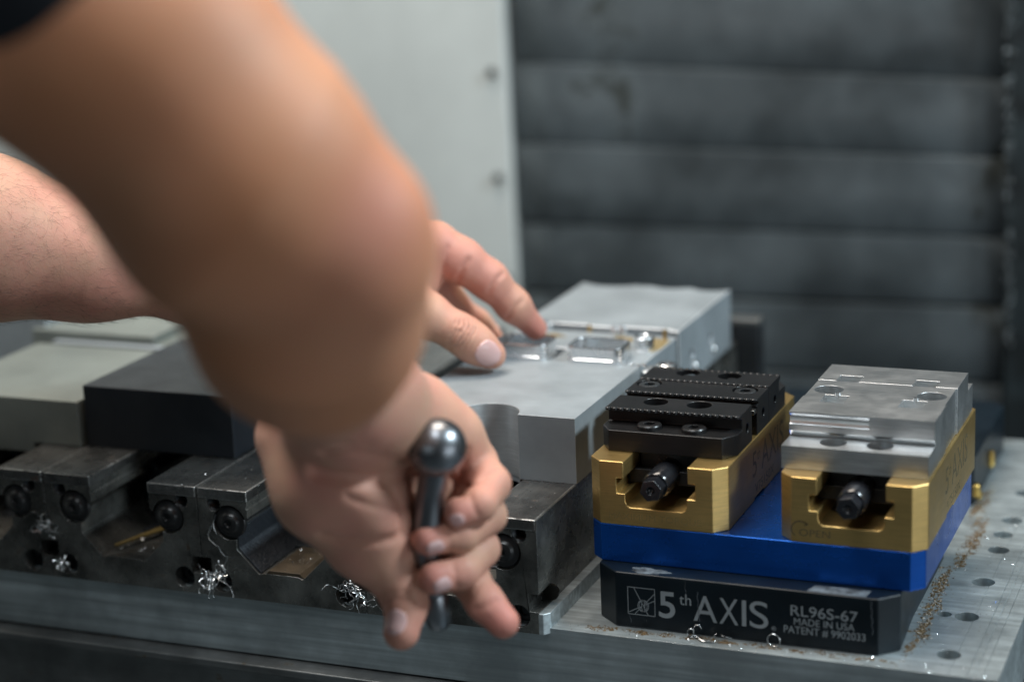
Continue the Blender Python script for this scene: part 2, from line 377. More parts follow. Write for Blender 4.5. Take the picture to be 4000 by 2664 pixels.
def fill_vise(root, cx):
    obj('body', vise_body(cx), 'grey_steel', root, bevel=0.55, edge='worn_edge')
    for s in (-1, 1):
        # top jaw plate with rusty ground surface, 0.4 proud
        jx0, jx1 = (cx+19.0, cx+49.7) if s > 0 else (cx-49.7, cx-19.0)
        obj('jaw_plate', box(jx0, jx1, -30.4, 340, 3.2, 9.35), 'jaw_steel', root, bevel=0.6, edge='worn_edge')
        b = obj('bolt', lathe([(0, -2), (9.3, -2), (9.3, -0.6), (8.8, 0.1), (6.4, 0.3), (5.9, 0.6), (4.8, 2.0), (3.0, 2.7), (2.2, 2.7), (1.6, 1.6), (0, 1.4)], (cx+s*31.0, -29, -9.8), (0, -1, 0), 40), 'black_oxide', root, smooth=28)
        b2 = obj('thread', lathe([(4.25, 0), (3.7, .5), (4.25, 1), (3.7, 1.5), (4.25, 2), (3.7, 2.5), (4.25, 3), (3.7, 3.5), (4.25, 4), (3.7, 4.5), (4.25, 5), (3.7, 5.5), (4.25, 6), (3.7, 8), (0, 8)], (cx+s*40.3, -28.5, 0.4), (0, 1, 0), 24), 'dark_steel', root)
        obj('socket_screw', lathe([(6.2, -1), (6.2, 0), (5.2, 0.6), (3.0, 0.6), (2.8, -1.5), (0, -1.6)], (cx+s*38.6, -21, -45), (0, -1, 0), 28), 'dark_steel', root)
    # floor of the channel
    obj('channel_floor', box(cx-14, cx+12, 12, 344, -37.9, -36.0), 'dark_steel', root, bevel=0.5)
    obj('slide', prism([(cx-26.5, -16), (cx-19, -9), (cx-19, -1), (cx-13, -6), (cx-13, -24), (cx-19, -28), (cx-26.5, -24)], 'y', 34, 340), 'black_anod', root, bevel=0.6)
    obj('bore_liner', cyl('y', (cx+50.3, -36.7), 4.6, -13, -11.5, 16), 'hole', root)
fill_vise(gv, -277.5)
copy_thing(gv, (-101.3, 0, 0), 'worn grey steel vise cut by the left edge under the pale block', 'grey steel vises in a row along the table')
g2 = copy_thing(gv, (101.3, 0, 0), 'worn grey steel vise with rough black slope and brown plate inside its channel', 'grey steel vises in a row along the table')
g3 = copy_thing(gv, (202.6, 0, 0), 'worn grey steel vise under the big silver block with the half round bore', 'grey steel vises in a row along the table')
obj('foot', prism([(-25.3, -30.2), (-22.6, -30.2), (-19.6, -26.4), (-19.6, 200), (-25.3, 200)], 'z', -54.2, -42.4), 'table', g3, bevel=0.5)
# channel contents of the third vise
c2x = -176.2
obj('rough_slope', prism([(c2x-27.7, -13.4), (c2x-27.7, -25.2), (c2x-14.9, -38.6), (c2x-13.4, -37.6), (c2x-26.3, -24.4), (c2x-26.3, -13.8)], 'y', -28.8, 70), 'bellows', g2, bevel=0.4)
obj('raised_plate', prism([(c2x-10.5, -37.4), (c2x-8.5, -35.4), (c2x+10.5, -35.4), (c2x+13.5, -38.2)], 'y', -29.6, 10), 'grime', g2, bevel=0.4)
st = prism([(-286.5, -37.2), (-283.0, -37.2), (-283.0, -34.6), (-286.5, -34.6)], 'y', -26, 60)
obj('yellow_strip', prism([(-289.5, -22), (-287.5, -22), (-261.0, 42), (-270.5, 42)], 'z', -34.5, -33.4), 'yellow', gv)

# ================================================================== WORKPIECES ON THE GREY VISES
tag(obj('metal_block', box(-330.6, -230.6, 20.4, 134, 9.4, 46.7), 'black_block', org=(-280, 77, 9), bevel=0.7),
    'matte black rectangular block resting on the grey vises behind the big forearm', 'block')
b = cut(box(-441, -333.2, 16.8, 133, 3.2, 37.3), [box(-366, -330, 10, 140, 0, 9.4)])
tag(obj('metal_block', b, 'pale_block', org=(-390, 75, 9), bevel=0.8), 'pale stained block left of the black block', 'block')
b = cut(box(-455, -352, 146, 232, 9.4, 43), [box(-360, -340, 140, 240, 36, 50)])
tag(obj('metal_block', b, 'pale_block', org=(-405, 190, 9), bevel=1.2), 'pale block with yellow stains behind the pale left block, under the forearm', 'block')
tag(obj('metal_bar', box(-432, -350, 136, 143, 9.4, 38), 'blue_grey' if 'blue_grey' in M else 'white_block', org=(-400, 140, 9), bevel=0.6), 'thin bluish grey bar between the two pale blocks at left', 'bar')
for (x0, x1, y0, h) in ((-560, -500, 170, 75), (-496, -446, 150, 78)):
    tag(obj('metal_block', box(x0, x1, y0, y0+60, 9.4, h), 'white_block', org=((x0+x1)/2, y0+30, 9), bevel=1),
        'grey upright block at the left edge, %s its neighbour' % ('left of' if x0 < -500 else 'right of'), 'block')

# big silver block with a half round bore at the front
wb = box(-129, -24.2, 29.9, 140.5, 2.6, 46.4)
wb = cut(wb, [cyl('z', (-74.6, 29.7), 17.3, -20, 80, 72), box(-140, -93.6, 20, 150, -5, 9.5), box(-58.2, -20, 20, 150, -5, 9.5)])
wroot = thing('aluminium_block', (-76, 85, 9), 'large satin silver block with a half round bore cut in its front edge', 'block')
obj('body', wb, 'white_block', wroot, bevel=0.6, edge='bright_edge')
n = 40; bb = bmesh.new()
arc = [(-74.6+17.25*math.cos(a), 29.7+17.25*math.sin(a)) for a in np.linspace(0.02, math.pi-0.02, n)]
ins = [(-74.6+17.05*math.cos(a), 29.7+17.05*math.sin(a)) for a in np.linspace(0.02, math.pi-0.02, n)]
prism(arc+ins[::-1], 'z', 6.0, 46.0, bb)
obj('bore_wall', bb, 'bore', wroot)
# milled plate with pockets behind it
mp = box(-129, -24.6, 141.2, 212.5, 9.4, 45.6)
pk = [box(-105, -81, 150, 172, 30, 60), box(-66, -40, 146, 160, 38, 60), cyl('z', (-35, 180), 6.2, 34, 60, 40)]
proot = thing('milled_plate', (-76, 176, 9), 'milled silver plate with pockets and stained corners carrying the two bright rings', 'block')
obj('body', cut(mp, pk), 'white_block', proot, bevel=0.6, edge='bright_edge')
obj('bushing', lathe([(4.2, 0), (6.4, 0), (6.4, 8.5), (5.8, 9.2), (4.9, 9.2), (4.3, 8.6), (4.2, 0)], (-35.5, 181, 44.5), (0, 0, 1), 40), 'shiny', proot)
stn = bmesh.new()
for cx, cy, rx, ry in ((-43, 200, 20, 7), (-30, 188, 7, 12), (-104, 199, 11, 5)):
    pts = [(cx+rx*math.cos(a)*(1+.2*math.sin(3*a+cx)), cy+ry*math.sin(a)*(1+.2*math.cos(5*a))) for a in np.linspace(0, 2*math.pi, 30, endpoint=False)]
    pts = [(min(x, -25.4), min(y, 211.6)) for x, y in pts]
    prism(pts, 'z', 45.5, 45.66+0.03*rx/20, stn)
M['ochre'] = metal('ochre_stain', (0.24, 0.18, 0.085), 0.5, 0.2, 0.3, big=120)
obj('ochre_stain', stn, 'ochre', proot, kind='stuff')
# rear block with scalloped back edge
yb = 331
pts = [(-129, 216), (-24.2, 216), (-24.2, yb)]
px = [-24.2, -48.5, -73.5, -85, -103, -129]
for a, b_, dp in ((-24.2, -52, 6.5), (-52, -80, 5), (-80, -90, 1.5), (-90, -129, 7)):
    for k in range(1, 11):
        f = k/10; pts.append((a+(b_-a)*f, yb-dp*math.sin(math.pi*f)-abs(0.5*math.sin(k*7))))
far = prism(pts, 'z', 9.4, 48.6)
fr = thing('aluminium_block', (-76, 275, 9), 'farthest silver block with a scalloped rear edge and two small side holes', 'block')
tiny = bmesh.new()
for y, z in ((289, 17.7), (248, 17.6), (284, 27), (243, 27)): cyl('x', (y, z), 3.1, -40, -10, 24, tiny)
pocket = [box(-110, -83, 205, 219, 42.2, 60), box(-60, -31, 205, 219, 42.2, 60)]
obj('body', cut(far, [tiny]+pocket), 'white_block', fr, bevel=0.7, edge='bright_edge')
for y, z in ((289, 17.7), (248, 17.6)):
    obj('ball_plunger', lathe([(0, 2.4), (1.6, 2.0), (2.6, 1.0), (3.0, -0.4), (3.0, -8)], (-24.2, y, z), (1, 0, 0), 20), 'shiny', fr)
def pin(x, y, r, h, z=45.6):
    return lathe([(r, 0), (r, h-0.7), (r*.8, h), (0, h)], (x, y, z), (0, 0, 1), 20)
for k, (x, y, r, h, lab) in enumerate(((-111.8, 212.8, 2.0, 5.5, 'upright bright pin beside the index fingertip'), (-82, 213.2, 1.1, 4.5, 'thin brass coloured pin left of the pair of pins'),
                        (-62.6, 205.5, 2.1, 6.5, 'left pin of the bright upright pair on the milled plate'), (-57.6, 206.5, 2.1, 6.8, 'right pin of the bright upright pair on the milled plate'), (-29.8, 205, 1.2, 6.5, 'thin pin standing at the right corner of the milled plate'))):
    tag(obj('dowel_pin', pin(x, y, r, h), 'shiny' if r > 1.5 else 'brass', org=(x, y, 45.6)), lab, 'pin', 'pins standing on the milled plate')
# square rings
def ring_mesh(cx, cy, w, d, z0, cr=6.5):
    bm = bmesh.new(); n = 10
    def rr(w, d, cr, z):
        out = []
        for qx, qy, a0 in ((1, 1, 0), (-1, 1, 90), (-1, -1, 180), (1, -1, 270)):
            for k in range(n+1):
                a = math.radians(a0+90*k/n)
                out.append(bm.verts.new((cx+qx*(w/2-cr)+cr*math.cos(a), cy+qy*(d/2-cr)+cr*math.sin(a), z)))
        return out
    L = [rr(w, d, cr, z0), rr(w, d, cr, z0+1.9), rr(w-.7, d-.7, cr-.3, z0+2.2), rr(w-.7, d-.7, cr-.3, z0+8.8), rr(w-1.2, d-1.2, cr-.5, z0+9.4),
         rr(w-2.6, d-2.6, cr-1.1, z0+9.4), rr(w-3.0, d-3.0, cr-1.3, z0+9.0), rr(w-3.0, d-3.0, cr-1.3, z0+2.5), rr(w-5.6, d-5.6, cr-2.4, z0+2.3), rr(w-5.6, d-5.6, cr-2.4, z0)]
    L.append(L[0])
    for p, q in zip(L, L[1:]):
        for i in range(len(p)):
            j = (i+1) % len(p); bm.faces.new((p[i], p[j], q[j], q[i]))
    bmesh.ops.recalc_face_normals(bm, faces=bm.faces[:])
    return bm
tag(obj('square_ring', ring_mesh(-53.2, 151.2, 35, 25.5, 46.5), 'shiny', org=(-53.2, 151.2, 46.5), smooth=20), 'bright rounded square aluminium ring standing free, nearer the black jaws', 'ring', 'milled square rings')
tag(obj('square_ring', ring_mesh(-100.0, 149.6, 35, 25.5, 46.5), 'shiny', org=(-100, 149.6, 46.5), smooth=20), 'bright rounded square aluminium ring held between thumb and index finger', 'ring', 'milled square rings')
# edge clamp at the right side of the silver block
cl = thing('edge_clamp', (-15, 148, 40), 'small bright clamp screw and foil at the right edge of the silver block', 'clamp')
obj('body', box(-23.6, -4.5, 140, 155, 30, 43.5), 'silver', cl, bevel=1.5)
obj('button', lathe([(0, 0), (6.2, 0), (6.2, 2.6), (5, 3.6), (2.2, 3.6), (1.8, 2), (0, 2)], (-10.5, 148, 43.4), (0, 0, 1), 28), 'shiny', cl)
crumb = bmesh.new()
for k in range(26):
    p = Vector((rng.uniform(-38, -20), rng.uniform(139.5, 144), 46.6)); r = rng.uniform(.3, .9)
    bmesh.ops.create_icosphere(crumb, subdivisions=1, radius=r, matrix=Matrix.Translation(p))
tag(obj('metal_crumbs', crumb, 'shaving', org=(-30, 142, 46.6), kind='stuff'), 'tiny bright chips along the rear right edge of the silver block', 'chips')

# rear dark vise block behind the silver blocks
rb = thing('steel_block', (-60, 372, -51), 'dark grey steel block standing behind the farthest silver block', 'block')
obj('body', box(-120, -9.5, 347, 361, -51, 20), 'dark_steel', rb, bevel=1)
obj('cap', box(-120.5, -9, 346.6, 361.4, 20.2, 24), 'rail', rb, bevel=.6)

# ================================================================== BLACK RISER, BLUE PLATE
rz = thing('riser_base', (80, 60, ZT), 'black anodised riser base with white printed lettering under the blue plate', 'fixture base')
fy = -14.0
rp = [(12, fy), (149.8, fy), (159.4, -4.2), (157.5, 20), (156.5, 140), (12, 140), (3.5, 125), (-3, 60), (-1.5, -4), (2.0, -6)]
rp = [(12.2, fy), (149.8, fy), (159.4, -4.3), (157, 40), (156.5, 128), (146, 138), (12, 138), (0.5, 128), (-0.5, -2.5)]
RB = prism(rp, 'z', ZT+0.05, -20.75)
obj('body', RB, 'black_anod', rz, bevel=0.9, seg=2)
FP = lambda a, b, o: (a, fy-o, b)
for s, x0, x1, z0, h, bo in (('5', 35.7, 44.6, -43.1, 14.2, 0.012), ('th', 46.9, 53.2, -35.1, 5.9, 0.0), ('A', 54.4, 67.0, -43.0, 14.0, 0.0), ('X', 68.2, 78.2, -43.0, 14.0, 0.0), ('I', 80.2, 82.4, -43.0, 14.0, 0.0), ('S', 84.2, 94.0, -43.1, 14.4, 0.0),
                         ('\u00ae', 95.6, 98.0, -43.6, 2.3, 0.0), ('RL96S-67', 105.6, 139.8, -34.2, 5.6, 0.0), ('MADE IN USA', 107.3, 138.2, -39.0, 3.7, 0.0), ('PATENT # 9902033', 102.0, 143.7, -43.8, 3.9, 0.0)):
    obj('lettering', text_mesh(s, x0, x1, z0, h, FP, 0.04, bo), 'print_grey', rz)
def lines_mesh(segs, w, plane, off=0.04):
    bm = bmesh.new()
    for (a, b) in segs:
        d = np.array([b[0]-a[0], b[1]-a[1]]); d = d/np.linalg.norm(d); nrm = np.array([-d[1], d[0]])*w/2
        q = [(a[0]+nrm[0], a[1]+nrm[1]), (b[0]+nrm[0], b[1]+nrm[1]), (b[0]-nrm[0], b[1]-nrm[1]), (a[0]-nrm[0], a[1]-nrm[1])]
        v0 = [bm.verts.new(plane(x, z, off)) for x, z in q]; v1 = [bm.verts.new(plane(x, z, -0.3)) for x, z in q]
        bm.faces.new(v0)
        for i in range(4): bm.faces.new((v0[i], v0[(i+1) % 4], v1[(i+1) % 4], v1[i]))
    bmesh.ops.recalc_face_normals(bm, faces=bm.faces[:])
    return bm
sq = [(18.9, -28.4), (33.6, -28.4), (33.6, -43.3), (18.9, -43.3)]
L = list(zip(sq, sq[1:]+sq[:1])) + [((22.3, -28.6), (29.8, -43.0)), ((33.4, -31.0), (22.6, -43.0)), ((33.4, -34.8), (19.3, -42.3))]
cx, cz = 27.2, -38.2
circp = [(cx+2.9*math.cos(a), cz+3.3*math.sin(a)) for a in np.linspace(0, 2*math.pi, 25)]
L += list(zip(circp, circp[1:]))
for k in (0.3, 0.75):
    e = [(cx+2.9*k*math.cos(a), cz+3.3*math.sin(a)) for a in np.linspace(0, 2*math.pi, 21)]; L += list(zip(e, e[1:]))
obj('emblem', lines_mesh(L, 0.34, FP), 'print_grey', rz)
def blob(cx, cy, rx, ry, z, bm, seed, ax='z', clampy=None):
    pts = []
    for a in np.linspace(0, 2*math.pi, 40, endpoint=False):
        q = 1+.16*math.sin(3*a+seed)+.1*math.sin(7*a+seed*2)+.06*math.sin(13*a+seed)
        x, y = cx+rx*q*math.cos(a), cy+ry*q*math.sin(a)
        if clampy is not None: y = max(y, clampy)
        pts.append((x, y))
    return prism(pts, 'z', z-0.2, z+0.05, bm)
rs = bmesh.new(); blob(29, -8.5, 10, 4.2, -20.75, rs, 1.0, clampy=-13.0)
prism([(113.5, -12.6), (143.5, -12.8), (144.5, -4), (116, -4)], 'z', -20.95, -20.69, rs)
obj('coolant_residue', rs, 'residue', rz, kind='stuff')
rs = bmesh.new()
for x, z0, z1 in ((57.4, -27.0, -43.5), (50, -29, -21.4), (146.5, -40, -22), (20, -48, -44)):
    tube([(x+math.sin(z*1.3)*0.3+(z1-z)*0.05, fy-0.05, z) for z in np.linspace(z0, z1, 14)], 0.14, 5, rs)
obj('drip_mark', rs, 'residue', rz, kind='stuff')
bp_ = thing('adapter_plate', (81, 70, -20), 'flat blue anodised plate carrying the two brass coloured vises', 'plate')
BL = prism([(0, 0), (163, 0), (169.6, 6.6), (169.6, 137), (163, 144), (0, 144), (-6.6, 137), (-6.6, 6.6)], 'z', -20.7, -0.02)
obj('body', BL, 'blue', bp_, bevel=0.6)
rr = thing('riser_base', (80, 280, ZT), 'second black riser base behind the blue plate, half hidden by the silver jaws', 'fixture base')
obj('body', prism([(12, 217), (150, 217), (157, 224), (157, 337), (150, 345), (12, 345)], 'z', ZT+.05, -20.75), 'black_anod', rr, bevel=1.0)
for y, z, r, h in ((226, -46, 3.0, 8), (280, -44, 2.6, 10), (236, -50.8, 2.4, 5)):  # brass cylinders shaped to stand in for gold reflections beside the riser
    obj('gold_glint', lathe([(0, 0), (r*.8, 0), (r, .8), (r, h-.8), (r*.8, h), (0, h)], (157.5, y, z), (0, 0, 1), 24), 'brass', rr)

# ================================================================== BRASS COLOURED VISES
def vise(x0, label, kind):
    r = thing('machine_vise', (x0+37.5, 74, 0), label, 'vise', 'brass coloured vises on the blue plate')
    P = [(0+7, 0), (68, 0), (75, 7), (75, 141), (68, 148), (7, 148), (0, 141), (0, 7)]
    body = prism([(x0+a, b) for a, b in P], 'z', 0, 34.5)
    sl = [(20.1, 40), (20.1, 25.5), (16.2, 25.5), (16.2, 17.2), (20.8, 17.2), (20.8, 13.0), (21.6, 11), (23.5, 9.9), (51.4, 9.9), (53.4, 11), (54.2, 13.0), (54.2, 17.2), (58.8, 17.2), (58.8, 25.5), (54.9, 25.5), (54.9, 40)]
    obj('body', cut(body, [prism([(x0+a, b) for a, b in sl], 'y', -10, 160), box(x0+70, x0+80, 56, 76, -2, 1.2)]), 'gold', r, bevel=0.8, seg=3)
    # sliding nut inside the slot
    obj('slide_nut', box(x0+20.9, x0+54.1, 26, 140, 17.4, 34.0), 'black_oxide', r, bevel=0.8)
    obj('slide_rail', box(x0+16.6, x0+58.4, 19, 138, 17.6, 25.1), 'black_oxide', r, bevel=0.3)
    # drive screw: collar and hexagonal tip
    c = (x0+37.5, 1.5, 22.8)
    dirv = Vector((0, 1, 0)) 
    sb = lathe([(0, 0), (6.6, 0), (7.6, 1.4), (7.6, 29), (0, 29)], (c[0], 0, c[2]), dirv, 36)
    s = obj('drive_screw', sb, 'screw', r, smooth=40)
    hx = bmesh.new()
    prism([(c[0]+6.2*math.cos(a+.2), c[2]+6.2*math.sin(a+.2)) for a in np.linspace(0, 2*math.pi, 6, endpoint=False)], 'y', -8.0, 0.4, hx)
    obj('hex_tip', cut(hx, [lathe([(0, -4.5), (2.0, -7), (2.0, -12), (0, -12)], (c[0], 0, c[2]), dirv, 24)]), 'screw', s, bevel=0.5)
    m = 'black_jaw' if kind == 'black' else 'silver'
    if kind == 'black':
        zt = 54.5
        def jaw(prof, front, name, ys):
            """prof in (y,z)"""
            bm = prism(prof, 'x', x0+.4, x0+75-.4)
            cutters = []
            y = front
            if y is not None:
                sgn = 1 if y < 74 else -1
                for a, b_ in ((x0-5, x0+6.4), (x0+80, x0+68.6)):
                    cutters.append(prism([(a, y-sgn*5), (b_, y-sgn*.01), (x0+.4 if a < b_ else x0+74.6, y+sgn*9), (a, y+sgn*9)], 'z', 34, 47 if False else 46.2))
            return bm, cutters
        pf = [(17, 34.6), (17, 46), (34.5, 46), (34.5, 51.6), (30.2, 52.6), (30.2, zt), (53.5, zt), (53.5, 34.6)]
        bm, cu = jaw(pf, 17, 'front', None)
        cu += [cyl('z', (x0+23.6, 45.9), 6.6, 44, 60, 48), cyl('z', (x0+47.9, 45.9), 6.6, 44, 60, 48), cyl('x', (44, 44), 2.6, x0+60, x0+80, 24)]
        fj = obj('front_jaw', cut(bm, cu), m, r, bevel=0.55)
        for bx in (26.5, 51): 
            bo = obj('bolt', cut(lathe([(0, 0), (6.6, 0), (6.6, 2.6), (5.9, 3.4), (0, 3.4)], (x0+bx, 25.5, 45.2), (0, 0, 1), 40), [prism(circ(x0+bx, 25.5, 3.2, 6), 'z', 46.6, 60)]), 'black_oxide', fj, bevel=.25)
        cj = obj('center_jaw', cut(box(x0+.2, x0+74.8, 62.6, 86.8, 34.6, zt), [cyl('z', (x0+8.8, 79.6), 7.0, 50, 60, 48), cyl('z', (x0+63.6, 79.6), 7.0, 50, 60, 48), box(x0-5, x0+80, 50, 65.2, 51.2, 53.0), cyl('x', (75, 44), 2.6, x0+60, x0+80, 24)]), m, r, bevel=0.5)
        obj('stop_bar', box(x0-.4, x0+74.6, 58.2, 62.5, 47, 49.6), 'jaw_steel', cj, bevel=.5)
        for bx in (29.7, 37.2): obj('pin', cyl('y', (x0+bx, 50.2), 1.7, 55.0, 62.4, 16), 'jaw_steel', cj)
        for bx in (8.8, 63.6):
            obj('bolt', cut(lathe([(0, 0), (6.1, 0), (6.1, 3.5), (5.6, 4.1), (0, 4.1)], (x0+bx, 79.6, 50), (0, 0, 1), 40), [prism(circ(x0+bx, 79.6, 3.3, 6), 'z', 51.5, 60)]), 'dark_steel', cj, bevel=.25)
        pb = [(87.6, 34.6), (87.6, zt+.3), (112, zt+.3), (112, 52.6), (109, 51.6), (109, 46), (131, 46), (131, 34.6)]
        bm, cu = jaw(pb, 131, 'rear', None)
        cu += [cyl('z', (x0+23.7, 104), 6.6, 44, 60, 48), cyl('z', (x0+48, 103.0), 6.6, 44, 60, 48), cyl('x', (100, 44), 2.6, x0+60, x0+80, 24)]
        rj = obj('rear_jaw', cut(bm, cu), m, r, bevel=0.55)
        for par, y, z, nn in ((fj, 30.2, zt-.45, 20), (cj, 62.8, zt-.35, 21), (rj, 88.2, zt+.0, 21), (rj, 111.6, zt-.2, 20)):
            tb_ = bmesh.new()
            for k in range(nn):
                x = x0+2.0+(71.0)*k/(nn-1)
                lathe([(0, -.7), (1.5, -.7), (1.5, .35), (1.0, .8), (0, .8)], (x, y-.25 if y < 100 else y, z), (0, 0, 1), 10, tb_)
            obj('grip_teeth', tb_, 'black_oxide', par, kind='stuff')
    else:
        zt = 60.0; w0, w1 = x0-1.2, x0+73.6
        pf = [(12.2, 34.6), (12.2, 46.6), (31.6, 46.6), (27.6, zt), (58.0, zt), (58.0, 34.6)]
        pf = [(12.2, 34.6), (12.2, 46.6), (31.0, 46.6), (28.2, 50), (28.0, zt), (58.0, zt), (58.0, 34.6)]
        cs = [cyl('z', (x0+23, 23.4), 6.9, 30, 48.5, 48), cyl('z', (x0+46.8, 23.6), 6.9, 30, 48.5, 48)]
        cs += [prism([(26, 59.4), (28.9, 59.2), (30.2, 57.4), (30.2, 54.8), (29.3, 53.4), (26, 53.2)], 'x', w0-5, x0+40.2)]
        cs += [box(x0+9.4, x0+22.2, 49, 70, 54, 64), box(x0+50.4, x0+63.2, 49, 70, 54, 64)]
        fj = obj('front_jaw', cut(prism(pf, 'x', w0, w1), cs), m, r, bevel=0.2)
        cj = obj('center_jaw', cut(box(w0+.4, w1-.6, 58.15, 90.15, 34.6, zt-.1), [cyl('z', (x0+9, 73), 7.7, 40, 70, 56), cyl('z', (x0+63.5, 73), 7.7, 40, 70, 56), box(x0+9.4, x0+22.2, 50, 63, 54.2, 64), box(x0+50.4, x0+63.2, 50, 63, 54.2, 64)]), m, r, bevel=0.2)
        pb = [(90.4, 34.6), (90.4, zt), (122.3, zt), (122.3, 50), (137, 50), (137, 34.6)]
        rj = obj('rear_jaw', cut(prism(pb, 'x', w0, w1+.2), [box(x0+8.8, x0+21.2, 89, 101.5, 50, 70), box(x0+49.8, x0+62.2, 89, 101.5, 50, 70)]), m, r, bevel=0.2)
        for bx, par in ((23, fj), (46.8, fj)):
            obj('bolt', cut(lathe([(0, 0), (5.4, 0), (5.4, 5), (4.8, 5.6), (0, 5.6)], (x0+bx, 23.5, 35.6), (0, 0, 1), 32), [prism(circ(x0+bx, 23.5, 2.9, 6), 'z', 38.5, 60)]), 'screw', par, bevel=.2)
        for bx in (9, 63.5): obj('bore_plug', cyl('z', (x0+bx, 73), 7.3, 40.2, 48, 40), 'dark_steel', cj)
        for bx in (15.8, 56.8): obj('dowel', cyl('z', (x0+bx, 64.3), 1.5, 58, 61.2, 16), 'shiny', cj)
    SP = lambda a, b, o: (x0+75+o, a, b)
    for s, a, b_, z0, h in (('5', 52, 60, 13.5, 14), ('th', 61.5, 67, 21, 6), ('AXIS', 70, 116, 13.3, 15.5), ('V75150X', 57, 95, 3.6, 5.2)):
        obj('lettering', text_mesh(s, a, b_, z0, h, SP, 0.03), 'print_dark', r)
    F0 = lambda a, b, o: (a, -o, b)
    if kind == 'silver':
        obj('lettering', text_mesh('OPEN', x0+11.0, x0+26.9, 3.5, 3.7, F0, 0.03), 'print_dark', r)
        ar = [(x0+11.6+4.6*math.cos(a), 6.9+4.3*math.sin(a)) for a in np.linspace(math.radians(235), math.radians(50), 24)]
        sg = list(zip(ar, ar[1:])); e = ar[-1]
        sg += [((e[0]-1.2, e[1]+.9), (e[0]+.9, e[1]-.4)), ((e[0]-1.0, e[1]-1.0), (e[0]+.9, e[1]-.4))]
        obj('arrow_mark', lines_mesh(sg, 0.7, F0, 0.03), 'print_dark', r)
    else:
        obj('lettering', text_mesh('MAXIMUM TORQUE', x0+11.5, x0+62, 3.4, 3.4, F0, 0.02), 'print_faint', r)
    return r
vise(-6.9, 'brass coloured vise with black toothed jaws, left one on the blue plate', 'black')
vise(95.6, 'brass coloured vise with silver jaws and OPEN mark, right one on the blue plate', 'silver')

# ================================================================== SHAVINGS, SWARF AND RUST
def ribbon(pts, widthvec, th=0.12):
    bm = bmesh.new(); w = Vector(widthvec); prev = None
    for i, p in enumerate(pts):
        p = Vector(p); s = 1-0.75*abs(2*i/(len(pts)-1)-1)**3
        cur = [bm.verts.new(p-w*s/2), bm.verts.new(p+w*s/2)]
        if prev: bm.faces.new((prev[0], prev[1], cur[1], cur[0]))
        prev = cur
    return bm
def curl(name, pts, w, loc, label):
    o = obj(name, ribbon(pts, w), 'shaving', org=loc, smooth=60)
    s = o.modifiers.new('thick', 'SOLIDIFY'); s.thickness = 0.00018
    return tag(o, label, 'metal shaving', 'curled shavings in front of the riser base')
zc = ZT
pts = [(59.5+3.2*math.cos(a)+0.4*a, -19.5, zc+3.7+3.0*math.sin(a)) for a in np.linspace(2.6, -2.2, 16)]
pts += [(60+3.0*k/3, -19.8-k*.1, zc+0.9-0.1*k+0.05*k*k) for k in range(4, 12)]
pts = [(57.6+2.0*math.cos(a), -18.8+0.25*i/3, zc+4.4+3.0*math.sin(a)) for i, a in enumerate(np.linspace(5.6, 0.2, 18))][::-1]
pts += [(58.6+9.8*f, -20.4-1.4*math.sin(f*3), zc+1.9-1.6*math.sin(f*3.0)+3.4*f*f) for f in np.linspace(0.05, 1, 18)]
curl('metal_shaving', pts, (0.4, -2.0, 0.2), (61, -19, zc), 'wide white curled metal shaving below the letter A of the base')
pts = [(54.3+1.9*math.cos(a), -18.5, zc+3.0+2.2*math.sin(a)) for a in np.linspace(0.3, 5.6, 16)]
curl('metal_shaving', pts, (0.6, -1.6, 0), (54, -18, zc), 'small looped shaving touching the wide curl')
bm = tube([(97.6+3.3*math.cos(a), -17.5+.5*a/6, zc+3.6+3.3*math.sin(a)) for a in np.linspace(0, 6.9, 36)], 0.17, 6)
tag(obj('wire_loop', bm, 'shaving', org=(97, -17, zc)), 'thin round wire shaving standing below the registered mark', 'metal shaving')
bm = tube([(70+f*6, -17-1.5*math.sin(f*5), zc+3.2-2.8*f*f) for f in np.linspace(0, 1, 14)], 0.35, 6, taper=True)
tag(obj('metal_shaving', bm, 'shaving', org=(73, -17, zc)), 'short thin shaving right of the wide curl', 'metal shaving')
def tangle(label, paths, org, r=0.17, name='swarf_tangle'):
    bm = bmesh.new()
    for p in paths: tube(p, r, 5, bm)
    return tag(obj(name, bm, 'shaving', org=org), label, 'swarf')
def wander(p, step, n, dirn, jit, seed):
    g = np.random.default_rng(seed); p = np.array(p, float); d = np.array(dirn, float); out = [tuple(p)]
    for i in range(n):
        d = d+g.normal(0, jit, 3)*np.array([1, .4, 1]); d /= np.linalg.norm(d); p = p+d*step
        p[1] = min(p[1], -31.0); p[1] = max(p[1], -37); out.append(tuple(p))
    return out
tangle('stringy bright swarf hanging from the square hole of the second vise seam', [wander((-222.5+k*.5, -32, -39), 1.6, 9+k % 5, (.15*math.sin(k), -.1, -1), .55, 40+k) for k in range(22)], (-222, -31, -45), 0.17)
tangle('long thin swarf thread curling down between a bolt hole and the square hole', [
    [(-214.5, -31.5, -5), (-216, -32, -9), (-218.5, -32.4, -13), (-220.2, -32, -17), (-219.8, -32, -20), (-216.5, -32.5, -22.2), (-213.8, -32.4, -23.6), (-212.6, -32.4, -26.5), (-210.5, -32, -29), (-206, -32, -29.5), (-203.6, -32, -28)],
    [(-216.4, -32, -9.4), (-216, -32.3, -13), (-214.6, -32, -16.4)], [(-217, -32.2, -11), (-218, -32.3, -14)]], (-214, -31, -18), 0.22, 'swarf_thread')
tangle('bright swarf clump above the square hole at the left', [wander((-331.5+k*.4, -32, -22), 1.3, 10, (.3*math.sin(k*2), -.1, -.8), .8, 90+k) for k in range(16)], (-330, -31, -28), 0.2)
